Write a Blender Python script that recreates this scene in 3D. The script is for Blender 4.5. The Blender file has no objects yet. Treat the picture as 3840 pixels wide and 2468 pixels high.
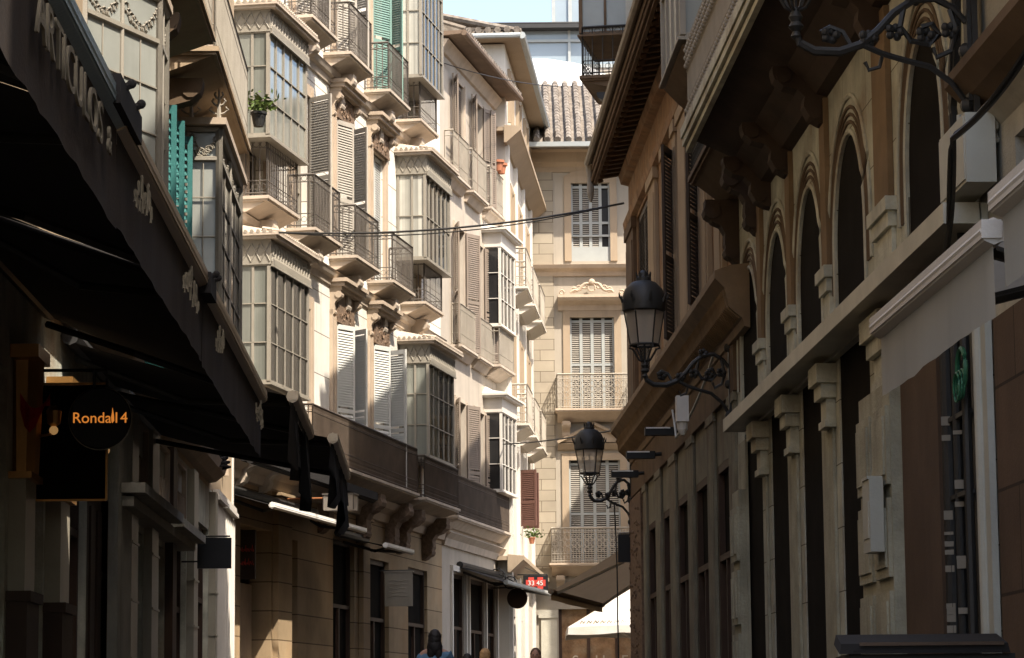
import bpy, bmesh, math, random
from mathutils import Vector, Matrix
random.seed(11)
R_ = math.radians
scene = bpy.context.scene
COL = scene.collection

# ---------------------------------------------------------------- camera
CAM_Z, TILT, ROLL = 0.5, R_(7.93), R_(0.5)
cam = bpy.data.cameras.new('camera'); cam_ob = bpy.data.objects.new('camera', cam); COL.objects.link(cam_ob)
cam.sensor_width = 36.0; cam.lens = 100.0; cam.clip_start = 0.3; cam.clip_end = 2000
f_ = Vector((0, math.cos(TILT), math.sin(TILT))); u0_ = Vector((0, -math.sin(TILT), math.cos(TILT))); r0_ = Vector((1, 0, 0))
up_ = u0_ * math.cos(ROLL) + r0_ * math.sin(ROLL); rt_ = r0_ * math.cos(ROLL) - u0_ * math.sin(ROLL)
mw = Matrix((rt_, up_, -f_)).transposed().to_4x4(); mw.translation = Vector((0, 0, CAM_Z))
cam_ob.matrix_world = mw
scene.camera = cam_ob

# ---------------------------------------------------------------- sky, sun, exposure
SUN_EL, SUN_AZ = 53.0, 39.0          # azimuth: degrees to the right of straight behind the camera
world = bpy.data.worlds.new('World'); scene.world = world; world.use_nodes = True
wn = world.node_tree.nodes; wl = world.node_tree.links
sky = wn.new('ShaderNodeTexSky'); sky.sky_type = 'NISHITA'; sky.sun_disc = False
sdir = Vector((math.sin(R_(SUN_AZ)) * math.cos(R_(SUN_EL)), -math.cos(R_(SUN_AZ)) * math.cos(R_(SUN_EL)), math.sin(R_(SUN_EL))))
sky.sun_elevation = R_(SUN_EL); sky.sun_rotation = math.atan2(sdir.x, sdir.y)
sky.air_density = 1.0; sky.dust_density = 3.0; sky.ozone_density = 0.6
bg = wn['Background']; bg.inputs['Strength'].default_value = 0.15
wl.new(sky.outputs[0], bg.inputs['Color'])
sun = bpy.data.lights.new('sun', 'SUN'); sun_ob = bpy.data.objects.new('sun', sun); COL.objects.link(sun_ob)
sun.energy = 3.5; sun.angle = R_(0.5); sun.color = (1.0, 0.90, 0.77)
sun_ob.rotation_euler = (-sdir).to_track_quat('-Z', 'Y').to_euler()
sun_ob.location = (20, -10, 40)
vs = scene.view_settings; vs.view_transform = 'Standard'; vs.look = 'None'; vs.exposure = 1.45; vs.gamma = 1.0
cy = scene.cycles
cy.use_denoising = True
try: cy.denoiser = 'OPENIMAGEDENOISE'
except Exception: pass
cy.max_bounces = 8; cy.diffuse_bounces = 5; cy.glossy_bounces = 3; cy.transmission_bounces = 4
cy.caustics_reflective = False; cy.caustics_refractive = False; cy.sample_clamp_indirect = 6

# ---------------------------------------------------------------- materials
def srgb(r, g, b):
    return tuple(((c / 255.0) / 12.92 if c <= 10 else ((c / 255.0 + 0.055) / 1.055) ** 2.4) for c in (r, g, b))
def mat(name, col, rough=0.85, var=0.18, scale=2.5, bump=0.15, streak=0.0, metal=0.0, spec=0.3, joints=None, stripes=None, fine=40.0, tint=None, emit=None):
    m = bpy.data.materials.new(name); m.use_nodes = True
    n = m.node_tree.nodes; l = m.node_tree.links
    p = n['Principled BSDF']; p.inputs['Roughness'].default_value = rough; p.inputs['Metallic'].default_value = metal
    p.inputs['Specular IOR Level'].default_value = spec
    tc = n.new('ShaderNodeTexCoord')
    def noise(sc, detail=5, vec=None, rgh=0.6):
        t = n.new('ShaderNodeTexNoise'); t.inputs['Scale'].default_value = sc; t.inputs['Detail'].default_value = detail; t.inputs['Roughness'].default_value = rgh
        l.new(vec or tc.outputs['Object'], t.inputs['Vector']); return t.outputs['Fac']
    def mix(a, b, fac, mode='MIX'):
        x = n.new('ShaderNodeMix'); x.data_type = 'RGBA'; x.blend_type = mode
        for s, v in ((x.inputs[0], fac), (x.inputs[6], a), (x.inputs[7], b)):
            if hasattr(v, 'is_linked') or isinstance(v, bpy.types.NodeSocket): l.new(v, s)
            elif isinstance(v, (int, float)): s.default_value = v
            else: s.default_value = (*v, 1)
        return x.outputs[2]
    def ramp(fac, a, b, lo=0.0, hi=1.0):
        r = n.new('ShaderNodeMapRange'); r.inputs['From Min'].default_value = a; r.inputs['From Max'].default_value = b
        r.inputs['To Min'].default_value = lo; r.inputs['To Max'].default_value = hi; l.new(fac, r.inputs['Value']); return r.outputs['Result']
    c_hi = tuple(min(1, c * (1 + var * 0.6)) for c in col); c_lo = tuple(c * (1 - var) for c in col)
    c = mix(c_lo, c_hi, ramp(noise(scale), 0.3, 0.7))
    if tint: c = mix(c, tint, ramp(noise(scale * 0.37 + 0.11), 0.5, 0.75))
    c = mix(c, tuple(x * (1 - 0.5 * var) for x in col), ramp(noise(fine, 3), 0.45, 0.8, 0, 0.6))
    h = noise(fine, 4)
    if streak:
        mp = n.new('ShaderNodeMapping'); mp.inputs['Scale'].default_value = (2.6, 2.6, 0.16); l.new(tc.outputs['Object'], mp.inputs['Vector'])
        c = mix(c, tuple(x * 0.38 for x in col), ramp(noise(1.7, 6, mp.outputs[0], 0.7), 0.52, 0.8, 0, streak))
    if joints:
        sx = n.new('ShaderNodeSeparateXYZ'); l.new(tc.outputs['Object'], sx.inputs[0])
        cb = n.new('ShaderNodeCombineXYZ'); l.new(sx.outputs[0], cb.inputs[0]); l.new(sx.outputs[2], cb.inputs[1])
        bt = n.new('ShaderNodeTexBrick'); l.new(cb.outputs[0], bt.inputs['Vector']); bt.inputs['Scale'].default_value = 1.0
        bt.inputs['Brick Width'].default_value = joints[0]; bt.inputs['Row Height'].default_value = joints[1]
        bt.inputs['Mortar Size'].default_value = joints[2] if len(joints) > 2 else 0.012; bt.inputs['Mortar Smooth'].default_value = 0.3
        bt.inputs['Color1'].default_value = (1, 1, 1, 1); bt.inputs['Color2'].default_value = (0.86, 0.86, 0.86, 1); bt.inputs['Mortar'].default_value = (0.3, 0.27, 0.24, 1)
        c = mix(c, bt.outputs['Color'], 1.0, 'MULTIPLY')
    if stripes:                                                   # shade of curtain folds painted in as soft vertical bands
        mp = n.new('ShaderNodeMapping'); mp.inputs['Scale'].default_value = (stripes, stripes, 0.05); l.new(tc.outputs['Object'], mp.inputs['Vector'])
        c = mix(c, tuple(x * 0.45 for x in col), ramp(noise(1.0, 4, mp.outputs[0]), 0.4, 0.66, 0, 0.85))
    l.new(c, p.inputs['Base Color'])
    if bump:
        b = n.new('ShaderNodeBump'); b.inputs['Strength'].default_value = bump; b.inputs['Distance'].default_value = 0.02
        l.new(h, b.inputs['Height']); l.new(b.outputs[0], p.inputs['Normal'])
    if emit:
        p.inputs['Emission Color'].default_value = (*emit[0], 1); p.inputs['Emission Strength'].default_value = emit[1]
    return m
def glass(name, col=(0.9, 0.92, 0.88), rough=0.04):
    m = bpy.data.materials.new(name); m.use_nodes = True; n = m.node_tree.nodes; l = m.node_tree.links
    out = n['Material Output']; tr = n.new('ShaderNodeBsdfTransparent'); tr.inputs[0].default_value = (*col, 1)
    gl = n.new('ShaderNodeBsdfGlossy'); gl.inputs['Roughness'].default_value = rough
    fr = n.new('ShaderNodeFresnel'); fr.inputs[0].default_value = 1.5
    mx = n.new('ShaderNodeMixShader'); l.new(fr.outputs[0], mx.inputs[0]); l.new(tr.outputs[0], mx.inputs[1]); l.new(gl.outputs[0], mx.inputs[2])
    l.new(mx.outputs[0], out.inputs[0]); return m

MT = {}
def D(k, *a, **kw): MT[k] = mat(k, *a, **kw)
D('white_wall', (0.78, 0.745, 0.67), var=0.16, scale=1.6, streak=0.6, tint=(0.70, 0.64, 0.53), joints=(60.0, 0.78, 0.012))
D('tan_trim', (0.45, 0.36, 0.27), var=0.16, scale=2.0, streak=0.25)
D('pink_stone', (0.48, 0.405, 0.325), var=0.2, scale=2.2, streak=0.45)
D('tan_stone', (0.41, 0.30, 0.18), var=0.3, scale=1.0, streak=0.35, joints=(30.0, 0.5, 0.012), tint=(0.45, 0.28, 0.14))
D('carved_stone', (0.20, 0.135, 0.09), var=0.5, scale=14.0, bump=0.9, fine=22)
D('grey_shutter', (0.36, 0.33, 0.28), rough=0.6, var=0.12, scale=3)
D('pale_shutter', (0.56, 0.56, 0.52), rough=0.6, var=0.1)
D('green_shutter', (0.16, 0.26, 0.22), rough=0.55, var=0.12)
D('teal_shutter', (0.045, 0.175, 0.165), rough=0.5, var=0.15)
D('brown_shutter', (0.205, 0.165, 0.13), rough=0.6, var=0.15)
D('red_shutter', (0.13, 0.065, 0.05), rough=0.6, var=0.15)
D('dark_shutter', (0.05, 0.035, 0.025), rough=0.6, var=0.2)
D('bay_frame', (0.27, 0.245, 0.20), rough=0.55, var=0.12)
D('bay_glass', (0.26, 0.27, 0.235), rough=0.06, var=0.25, scale=1.6, bump=0.0, spec=0.6, stripes=5.0)
D('curtain_glass', (0.50, 0.49, 0.43), rough=0.10, var=0.15, scale=2, bump=0.0, spec=0.55, stripes=7.0)
D('pale_pane', (0.29, 0.30, 0.27), rough=0.25, var=0.14, scale=1.1, bump=0.03, spec=0.4, streak=0.2)
D('dark_glass', (0.022, 0.022, 0.022), rough=0.07, var=0.2, bump=0.0, spec=0.5)
D('frame_dark', (0.045, 0.036, 0.028), rough=0.6, var=0.2)
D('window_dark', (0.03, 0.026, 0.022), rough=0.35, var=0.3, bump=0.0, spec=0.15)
D('rail_brown', (0.075, 0.055, 0.04), rough=0.6, var=0.3)
D('iron', (0.030, 0.029, 0.027), rough=0.5, var=0.2, spec=0.35)
D('grey_iron', (0.115, 0.10, 0.085), rough=0.55, var=0.2)
D('pale_iron', (0.36, 0.32, 0.26), rough=0.6, var=0.15)
D('lattice_iron', (0.30, 0.27, 0.22), rough=0.6, var=0.2)
D('slab_soffit', (0.50, 0.38, 0.29), var=0.15, scale=2)
D('pink_wall', (0.45, 0.395, 0.325), var=0.16, scale=1.0, streak=0.5)
D('cream_wall', (0.58, 0.53, 0.45), var=0.1, scale=0.8, streak=0.25)
D('ochre_wall', (0.34, 0.265, 0.185), var=0.14, scale=0.8, streak=0.3)
D('end_wall', (0.35, 0.31, 0.25), var=0.12, scale=0.8, streak=0.3)
D('quoin', (0.34, 0.295, 0.225), var=0.12, scale=2, joints=(0.8, 0.31, 0.009))
D('roof_tile', (0.185, 0.155, 0.125), var=0.55, scale=7.0, fine=18, tint=(0.28, 0.25, 0.21), bump=0.5)
D('eave_wood', (0.17, 0.12, 0.085), rough=0.8, var=0.25, streak=0.2)
D('blue_trim', (0.33, 0.345, 0.33), rough=0.6, var=0.08)
D('white_paint', (0.60, 0.565, 0.505), rough=0.6, var=0.08)
D('arcade_stone', (0.53, 0.53, 0.44), var=0.36, scale=2.6, streak=0.75, bump=0.5, tint=(0.26, 0.185, 0.115))
D('arcade_trim', (0.125, 0.085, 0.052), var=0.3, scale=2, streak=0.3)
D('dark_stone', (0.13, 0.085, 0.055), var=0.35, scale=1.2, streak=0.4)
D('brown_panel', (0.10, 0.065, 0.043), var=0.3, scale=1.2, streak=0.3)
D('sage_panel', (0.19, 0.20, 0.15), rough=0.6, var=0.3, scale=1.6, streak=0.7, tint=(0.14, 0.09, 0.05))
D('post_stone', (0.40, 0.385, 0.295), var=0.34, scale=2.4, streak=0.7, bump=0.5)
D('strip_metal', (0.48, 0.46, 0.38), rough=0.45, var=0.2, scale=2, metal=0.2)
D('rust_plaster', (0.28, 0.165, 0.085), var=0.45, scale=3.5, bump=0.9, fine=16, tint=(0.30, 0.235, 0.155))
D('ochre_pilaster', (0.38, 0.29, 0.19), var=0.15, scale=1.5, streak=0.3)
D('post_dark', (0.235, 0.22, 0.165), var=0.38, scale=2.0, streak=0.8, bump=0.5, tint=(0.17, 0.115, 0.07))
D('shade_stone', (0.062, 0.042, 0.030), var=0.35, scale=2.5, streak=0.4)  # balcony stone with the underside's shade put into the colour
D('plaque', (0.26, 0.235, 0.19), rough=0.7, var=0.2)
D('arcade_wall', (0.54, 0.545, 0.45), var=0.36, scale=2.6, streak=0.75, bump=0.5, tint=(0.26, 0.185, 0.115), joints=(1.15, 0.52, 0.006))
D('old_wood', (0.13, 0.085, 0.05), var=0.35, scale=2.5, streak=0.4)
D('gilt_frieze', (0.22, 0.15, 0.085), var=0.3, scale=2.2, streak=0.3, rough=0.7)
D('grey_plaster', (0.44, 0.42, 0.35), var=0.26, scale=2.0, streak=0.55, bump=0.4)
D('brown_stone', (0.11, 0.07, 0.045), var=0.3, scale=1.3, streak=0.3, joints=(1.6, 0.62, 0.012))
D('canvas_white', (0.50, 0.50, 0.46), rough=0.9, var=0.14, scale=1.3, bump=0.1, streak=0.25)
D('canvas_black', (0.018, 0.016, 0.015), rough=0.95, var=0.2, bump=0.05)
D('canvas_brown', (0.022, 0.013, 0.008), rough=0.95, var=0.45, scale=2.4, streak=0.5)
D('canvas_tan', (0.33, 0.25, 0.17), rough=0.95, var=0.15)
D('awning_bar', (0.42, 0.34, 0.24), rough=0.4, var=0.15, metal=0.3)
D('bar_blue', (0.22, 0.30, 0.33), rough=0.35, var=0.15, metal=0.3)
D('cream_letter', (0.15, 0.128, 0.09), rough=0.9, var=0.3)
D('black_paint', (0.012, 0.012, 0.013), rough=0.5, var=0.2, bump=0.0)
D('orange_letter', (0.62, 0.20, 0.03), rough=0.6, var=0.05, bump=0.0, emit=((1.0, 0.32, 0.05), 0.22))
D('red_cloth', (0.42, 0.012, 0.02), rough=0.9, var=0.2)
D('red_sign', (0.55, 0.06, 0.045), rough=0.6, var=0.1, bump=0.0)
D('parasol_cloth', (0.47, 0.45, 0.41), rough=0.9, var=0.14, scale=1.3, bump=0.2, tint=(0.42, 0.35, 0.25))
D('chalk_letter', (0.55, 0.48, 0.37), rough=0.9, var=0.3)
D('white_sign', (0.75, 0.73, 0.68), rough=0.6, var=0.06, bump=0.0)
D('brass', (0.42, 0.22, 0.07), rough=0.35, var=0.25, metal=0.6)
D('marble', (0.36, 0.33, 0.26), rough=0.4, var=0.15, scale=2)
D('dark_wood', (0.055, 0.030, 0.018), rough=0.6, var=0.3, scale=2)
D('shop_dark', (0.013, 0.011, 0.009), rough=0.9, var=0.4, bump=0.0, spec=0.05)  # near-black colour stands in for unlit interiors
D('tan_pilaster', (0.22, 0.15, 0.085), var=0.3, scale=2, streak=0.4)
D('leaf', (0.10, 0.15, 0.035), rough=0.6, var=0.5, scale=20)
D('terracotta', (0.38, 0.15, 0.08), rough=0.8, var=0.2)
D('zinc', (0.34, 0.36, 0.35), rough=0.5, var=0.1, metal=0.1)
D('blue_glazing', (0.25, 0.30, 0.33), rough=0.1, var=0.12, scale=0.4, bump=0.0, spec=0.6)
D('plaster_dome', (0.50, 0.49, 0.46), var=0.08, scale=0.6, streak=0.2)
D('paving', (0.22, 0.195, 0.165), rough=0.75, var=0.15, scale=0.8, joints=(0.8, 0.4, 0.01))
D('skin', (0.45, 0.25, 0.17), rough=0.55, var=0.05, bump=0.0)
D('denim', (0.12, 0.22, 0.32), rough=0.9, var=0.15, scale=8)
D('hair_dark', (0.02, 0.016, 0.014), rough=0.6, var=0.3, scale=30)
D('hair_blond', (0.45, 0.27, 0.12), rough=0.6, var=0.3, scale=30)
D('hair_brown', (0.13, 0.075, 0.045), rough=0.6, var=0.3, scale=30)
D('cloth_dark', (0.04, 0.04, 0.045), rough=0.9, var=0.2)
D('cloth_light', (0.5, 0.46, 0.4), rough=0.9, var=0.1)
D('grey_box', (0.46, 0.465, 0.41), rough=0.55, var=0.12)
D('green_hose', (0.03, 0.13, 0.07), rough=0.5, var=0.1)
D('warm_bulb', (0.9, 0.6, 0.3), bump=0.0, emit=((1.0, 0.55, 0.2), 0.10))
D('copper', (0.42, 0.17, 0.07), rough=0.45, var=0.2, metal=0.5)
D('curtain', (0.62, 0.57, 0.46), rough=0.95, var=0.15, scale=3, bump=0.0, stripes=9.0)
D('room_dark', (0.05, 0.045, 0.038), rough=0.9, var=0.3)
def sheer(name, col, tl, tp=0.0):
    """cloth or frosted glass that lets light through"""
    m = MT[name] if name in MT else mat(name, col, rough=0.9, var=0.14, scale=1.5, bump=0.05); n = m.node_tree.nodes; l = m.node_tree.links
    out = n['Material Output']; p = n['Principled BSDF']; t = n.new('ShaderNodeBsdfTranslucent'); t.inputs[0].default_value = (*col, 1)
    mx = n.new('ShaderNodeMixShader'); mx.inputs[0].default_value = tl; l.new(p.outputs[0], mx.inputs[1]); l.new(t.outputs[0], mx.inputs[2]); last = mx
    if tp:
        tr = n.new('ShaderNodeBsdfTransparent'); m2 = n.new('ShaderNodeMixShader'); m2.inputs[0].default_value = tp; l.new(mx.outputs[0], m2.inputs[1]); l.new(tr.outputs[0], m2.inputs[2]); last = m2
    l.new(last.outputs[0], out.inputs[0]); MT[name] = m
MT['clear_glass'] = glass('clear_glass', (0.80, 0.83, 0.80), 0.03)
sheer('canvas_tan', (0.55, 0.40, 0.25), 0.45); sheer('canvas_white', (0.5, 0.48, 0.42), 0.3)
sheer('lamp_glass', (0.75, 0.68, 0.58), 0.5, 0.45)

# ---------------------------------------------------------------- frames and meshes
class Fr:
    """A facade line: u runs along it away from the viewer, o out into the street, z up."""
    def __init__(s, ox, oy, dx, dy, side):
        L = math.hypot(dx, dy); s.o = Vector((ox, oy)); s.u = Vector((dx, dy)) / L; s.s = -1 if side == 'L' else 1
        s.n = Vector((-s.u.y, s.u.x)) * s.s; s.ang = math.atan2(dy, dx)
    def pt(s, u, o, z): p = s.o + s.u * u + s.n * o; return Vector((p.x, p.y, z))
def xleft(y): return -13.36 + 0.185 * y
FM = Fr(xleft(46.8), 46.8, 0.185, 1, 'L')          # sunlit row on the left
FR = Fr(3.5 - 0.0353 * 14, 14, -0.0353, 1, 'R')    # shaded row on the right
FL = Fr(-3.2 - 0.0286 * 10, 10, -0.0286, 1, 'L')   # shaded near row on the left
FC = Fr(-0.13, 70, 0.068, 1, 'L')                  # cream house
FE = Fr(0.0, 81, 1, 0, 'L')                        # house closing the street
F3 = Fr(1.95, 46.5, 0.185, 1, 'R')                 # far right row

class Root:
    def __init__(s, name, label, cat, fr, u=0, o=0, z=0, group=None, kind=None, rot=0.0):
        s.ob = bpy.data.objects.new(name, None); COL.objects.link(s.ob); s.ob.empty_display_size = 0.3
        s.ob.location = fr.pt(u, o, z); s.ob.rotation_euler = (0, 0, fr.ang + rot); s.s = fr.s
        s.ob['label'] = label; s.ob['category'] = cat
        if group: s.ob['group'] = group
        if kind: s.ob['kind'] = kind
class MB:
    def __init__(s, sgn): s.s = sgn; s.v = []; s.f = []; s.mi = []; s.cur = 0; s.mats = []; s.xf = None
    def use(s, m):
        if m not in s.mats: s.mats.append(m)
        s.cur = s.mats.index(m); return s
    def V(s, u, o, z):
        if s.xf: u, o, z = s.xf(u, o, z)
        s.v.append((u, s.s * o, z)); return len(s.v) - 1
    def F(s, *idx): s.f.append(idx); s.mi.append(s.cur)
    def quad(s, a, b, c, d): s.F(s.V(*a), s.V(*b), s.V(*c), s.V(*d))
    def poly(s, pts): s.F(*[s.V(*p) for p in pts])
    def hexa(s, p):
        i = [s.V(*q) for q in p]
        for q in ((0, 1, 2, 3), (7, 6, 5, 4), (0, 4, 5, 1), (1, 5, 6, 2), (2, 6, 7, 3), (3, 7, 4, 0)): s.F(*[i[k] for k in q])
    def box(s, u0, u1, o0, o1, z0, z1):
        s.hexa([(u0, o0, z0), (u1, o0, z0), (u1, o1, z0), (u0, o1, z0), (u0, o0, z1), (u1, o0, z1), (u1, o1, z1), (u0, o1, z1)])
    def _ext(s, A, B):
        n = len(A); a = [s.V(*p) for p in A]; b = [s.V(*p) for p in B]
        s.F(*a); s.F(*b[::-1])
        for i in range(n): j = (i + 1) % n; s.F(a[i], a[j], b[j], b[i])
    def prof(s, oz, u0, u1): s._ext([(u0, o, z) for o, z in oz], [(u1, o, z) for o, z in oz])
    def profz(s, uo, z0, z1): s._ext([(u, o, z0) for u, o in uo], [(u, o, z1) for u, o in uo])
    def profo(s, uz, o0, o1): s._ext([(u, o0, z) for u, z in uz], [(u, o1, z) for u, z in uz])
    def tube(s, pts, r, n=6, closed=False):
        P = [Vector(p) for p in pts]; m = len(P); rings = []
        rr = r if isinstance(r, (list, tuple)) else [r] * m
        for i in range(m):
            if closed: t = P[(i + 1) % m] - P[i - 1]
            else: t = P[min(i + 1, m - 1)] - P[max(i - 1, 0)]
            if t.length < 1e-9: t = Vector((0, 0, 1))
            t.normalize(); a = Vector((0, 0, 1)) if abs(t.z) < 0.9 else Vector((1, 0, 0))
            x = t.cross(a).normalized(); y = t.cross(x)
            rings.append([s.V(*(P[i] + (x * math.cos(k * 2 * math.pi / n) + y * math.sin(k * 2 * math.pi / n)) * rr[i])) for k in range(n)])
        for i in range(m if closed else m - 1):
            A, B = rings[i], rings[(i + 1) % m]
            for k in range(n): s.F(A[k], A[(k + 1) % n], B[(k + 1) % n], B[k])
        if not closed: s.F(*rings[0][::-1]); s.F(*rings[-1])
    def lathe(s, c, prof, n=12, ph=0.0):
        rings = [[s.V(c[0] + r * math.cos(ph + k * 2 * math.pi / n), c[1] + r * math.sin(ph + k * 2 * math.pi / n), c[2] + z) for k in range(n)] for r, z in prof]
        for A, B in zip(rings, rings[1:]):
            for k in range(n): s.F(A[k], A[(k + 1) % n], B[(k + 1) % n], B[k])
        s.F(*rings[0][::-1]); s.F(*rings[-1])
    def ball(s, c, r, n=8): s.lathe(c, [(max(1e-3, r * math.sin(a)), -r * math.cos(a)) for a in [math.pi * k / 6 for k in range(7)]], n)
    def ring(s, c, r, t, plane='uz', n=14, k=5):
        pts = []
        for i in range(n):
            a = 2 * math.pi * i / n; x, y = r * math.cos(a), r * math.sin(a)
            pts.append((c[0] + x, c[1], c[2] + y) if plane == 'uz' else (c[0], c[1] + x, c[2] + y) if plane == 'oz' else (c[0] + x, c[1] + y, c[2]))
        s.tube(pts, t, k, True)
    def build(s, name, m, parent=None, smooth=False, label=None):
        me = bpy.data.meshes.new(name); me.from_pydata(s.v, [], s.f)
        ms = s.mats if s.mats else [m]
        for x in ms: me.materials.append(MT[x])
        if len(ms) > 1: me.polygons.foreach_set('material_index', s.mi)
        bm = bmesh.new(); bm.from_mesh(me); bmesh.ops.recalc_face_normals(bm, faces=bm.faces); bm.to_mesh(me); bm.free()
        if smooth:
            me.polygons.foreach_set('use_smooth', [True] * len(me.polygons))
            try: me.set_sharp_from_angle(angle=R_(35))
            except Exception: pass
        o = bpy.data.objects.new(name, me); COL.objects.link(o)
        if parent is not None: o.parent = parent.ob if isinstance(parent, Root) else parent
        if label: o['label'] = label
        return o
def put(o, label, cat, fr, u=0, oo=0, z=0, group=None, kind=None, rot=0.0):     # a thing that is one mesh
    o.location = fr.pt(u, oo, z); o.rotation_euler = (0, 0, fr.ang + rot); o['label'] = label; o['category'] = cat
    if group: o['group'] = group
    if kind: o['kind'] = kind
    return o

def wall_sheet(mb, u0, u1, z0, z1, ops, depth=0.35, o=0.0):
    us = sorted({u0, u1, *[x for q in ops for x in q[:2]]}); zs = sorted({z0, z1, *[x for q in ops for x in q[2:4]]})
    us = [x for x in us if u0 <= x <= u1]; zs = [x for x in zs if z0 <= x <= z1]
    for a, b in zip(us, us[1:]):
        for c, d in zip(zs, zs[1:]):
            if any(q[0] <= a and b <= q[1] and q[2] <= c and d <= q[3] for q in ops): continue
            mb.quad((a, o, c), (b, o, c), (b, o, d), (a, o, d))
    for a, b, c, d in ops:
        mb.quad((a, o, c), (a, o - depth, c), (a, o - depth, d), (a, o, d)); mb.quad((b, o, c), (b, o - depth, c), (b, o - depth, d), (b, o, d))
        mb.quad((a, o, d), (a, o - depth, d), (b, o - depth, d), (b, o, d)); mb.quad((a, o, c), (a, o - depth, c), (b, o - depth, c), (b, o, c))
def body(mb, u0, u1, z1, ops, depth=0.35, back=7.0, z0=0.0):
    wall_sheet(mb, u0, u1, z0, z1, ops, depth)
    mb.quad((u0, 0, z0), (u0, -depth, z0), (u0, -depth, z1), (u0, 0, z1)); mb.quad((u1, 0, z0), (u1, -depth, z0), (u1, -depth, z1), (u1, 0, z1))
    mb.quad((u0, 0, z1), (u1, 0, z1), (u1, -depth, z1), (u0, -depth, z1))
    mb.box(u0, u1, -back, -depth, z0, z1)

def leaf(mb, hu, ho, du, do, w, z0, z1, th=0.035, pitch=0.05, mid=True):
    L = math.hypot(du, do); du /= L; do /= L
    old = mb.xf; mb.xf = lambda a, b, z: (hu + du * a - do * b, ho + do * a + du * b, z)
    st = 0.055
    mb.box(0, st, 0, th, z0, z1); mb.box(w - st, w, 0, th, z0, z1)
    zs = [z0, z0 + (z1 - z0) * 0.42, z1] if mid else [z0, z1]
    for k, z in enumerate(zs):
        a, b = (z, z + 0.1) if k == 0 else (z - 0.09, z) if k == len(zs) - 1 else (z - 0.04, z + 0.04)
        mb.box(st, w - st, 0.002, th - 0.002, a, b)
    z = z0 + 0.12
    while z < z1 - 0.13:
        if not (mid and abs(z - zs[1]) < 0.075):
            mb.hexa([(st, th * 0.9, z), (w - st, th * 0.9, z), (w - st, th * 0.9, z + 0.012), (st, th * 0.9, z + 0.012),
                     (st, th * 0.1, z + 0.046), (w - st, th * 0.1, z + 0.046), (w - st, th * 0.1, z + 0.058), (st, th * 0.1, z + 0.058)])
        z += pitch
    mb.xf = old

def railing(mb, path, z0, z1, sp=0.11, r=0.009, rings=True, top=0.022):
    for (a, b) in zip(path, path[1:]):
        A, B = Vector((*a, 0)), Vector((*b, 0)); L = (B - A).length; n = max(1, int(L / sp))
        for zz, t in ((z1, top), (z0 + 0.05, 0.013), (z1 - 0.13, 0.011), (z0 + 0.26, 0.010)):
            mb.tube([(a[0], a[1], zz), (b[0], b[1], zz)], t, 4)
        for k in range(n + 1):
            p = A.lerp(B, k / n); mb.tube([(p.x, p.y, z0), (p.x, p.y, z1)], r if 0 < k < n else r * 1.7, 4)
        if rings:
            d = (B - A).normalized()
            for k in range(n):
                p = A.lerp(B, (k + 0.5) / n)
                for zz in (z0 + 0.155, z1 - 0.068):
                    rr = min(0.05, 0.45 * L / n)
                    mb.tube([tuple(p + d * (rr * math.cos(q * math.pi / 4)) + Vector((0, 0, zz + rr * math.sin(q * math.pi / 4)))) for q in range(8)], 0.006, 3, True)

def slab(mb, u0, u1, o, zt, t=0.26, back=0.0):
    mb.box(u0, u1, back, o, zt - 0.055, zt)
    mb.box(u0 + 0.03, u1 - 0.03, back, o - 0.03, zt - 0.09, zt - 0.055)
    mb.prof([(back, zt - t), (0.25 * o, zt - t), (o - 0.09, zt - 0.10), (o - 0.07, zt - 0.09), (back, zt - 0.09)], u0 + 0.07, u1 - 0.07)

def scroll(mb, uc, w, d, zt, h):          # carved corbel under a slab
    pts = [(0, zt), (d, zt), (d, zt - 0.10 * h), (d * 0.96, zt - 0.22 * h), (d * 0.80, zt - 0.34 * h), (d * 0.55, zt - 0.40 * h), (d * 0.42, zt - 0.52 * h),
           (d * 0.44, zt - 0.68 * h), (d * 0.34, zt - 0.86 * h), (d * 0.15, zt - 0.97 * h), (0, zt - h)]
    mb.prof(pts, uc - w / 2, uc + w / 2)
    mb.tube([(uc - w / 2 - 0.02, d * 0.80, zt - 0.17 * h), (uc + w / 2 + 0.02, d * 0.80, zt - 0.17 * h)], 0.13 * h, 10)
    mb.tube([(uc - w / 2 - 0.015, d * 0.24, zt - 0.80 * h), (uc + w / 2 + 0.015, d * 0.24, zt - 0.80 * h)], 0.11 * h, 10)

def text_mesh(body_, size, depth=0.006, align='CENTER', sx=1.0):
    c = bpy.data.curves.new('lettering', 'FONT'); c.body = body_; c.size = size; c.extrude = depth; c.align_x = align; c.align_y = 'CENTER'
    o = bpy.data.objects.new('tmp', c); COL.objects.link(o)
    dg = bpy.context.evaluated_depsgraph_get(); me = bpy.data.meshes.new_from_object(o.evaluated_get(dg))
    bpy.data.objects.remove(o); bpy.data.curves.remove(c)
    if sx != 1.0:
        for v in me.vertices: v.co.x *= sx
    return me
def lettering(name, body_, size, m, parent, M4, depth=0.006, sx=1.0):
    me = text_mesh(body_, size, depth, sx=sx); me.materials.clear(); me.materials.append(MT[m])
    me.transform(M4); o = bpy.data.objects.new(name, me); COL.objects.link(o)
    o.parent = parent.ob if isinstance(parent, Root) else parent
    return o
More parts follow.
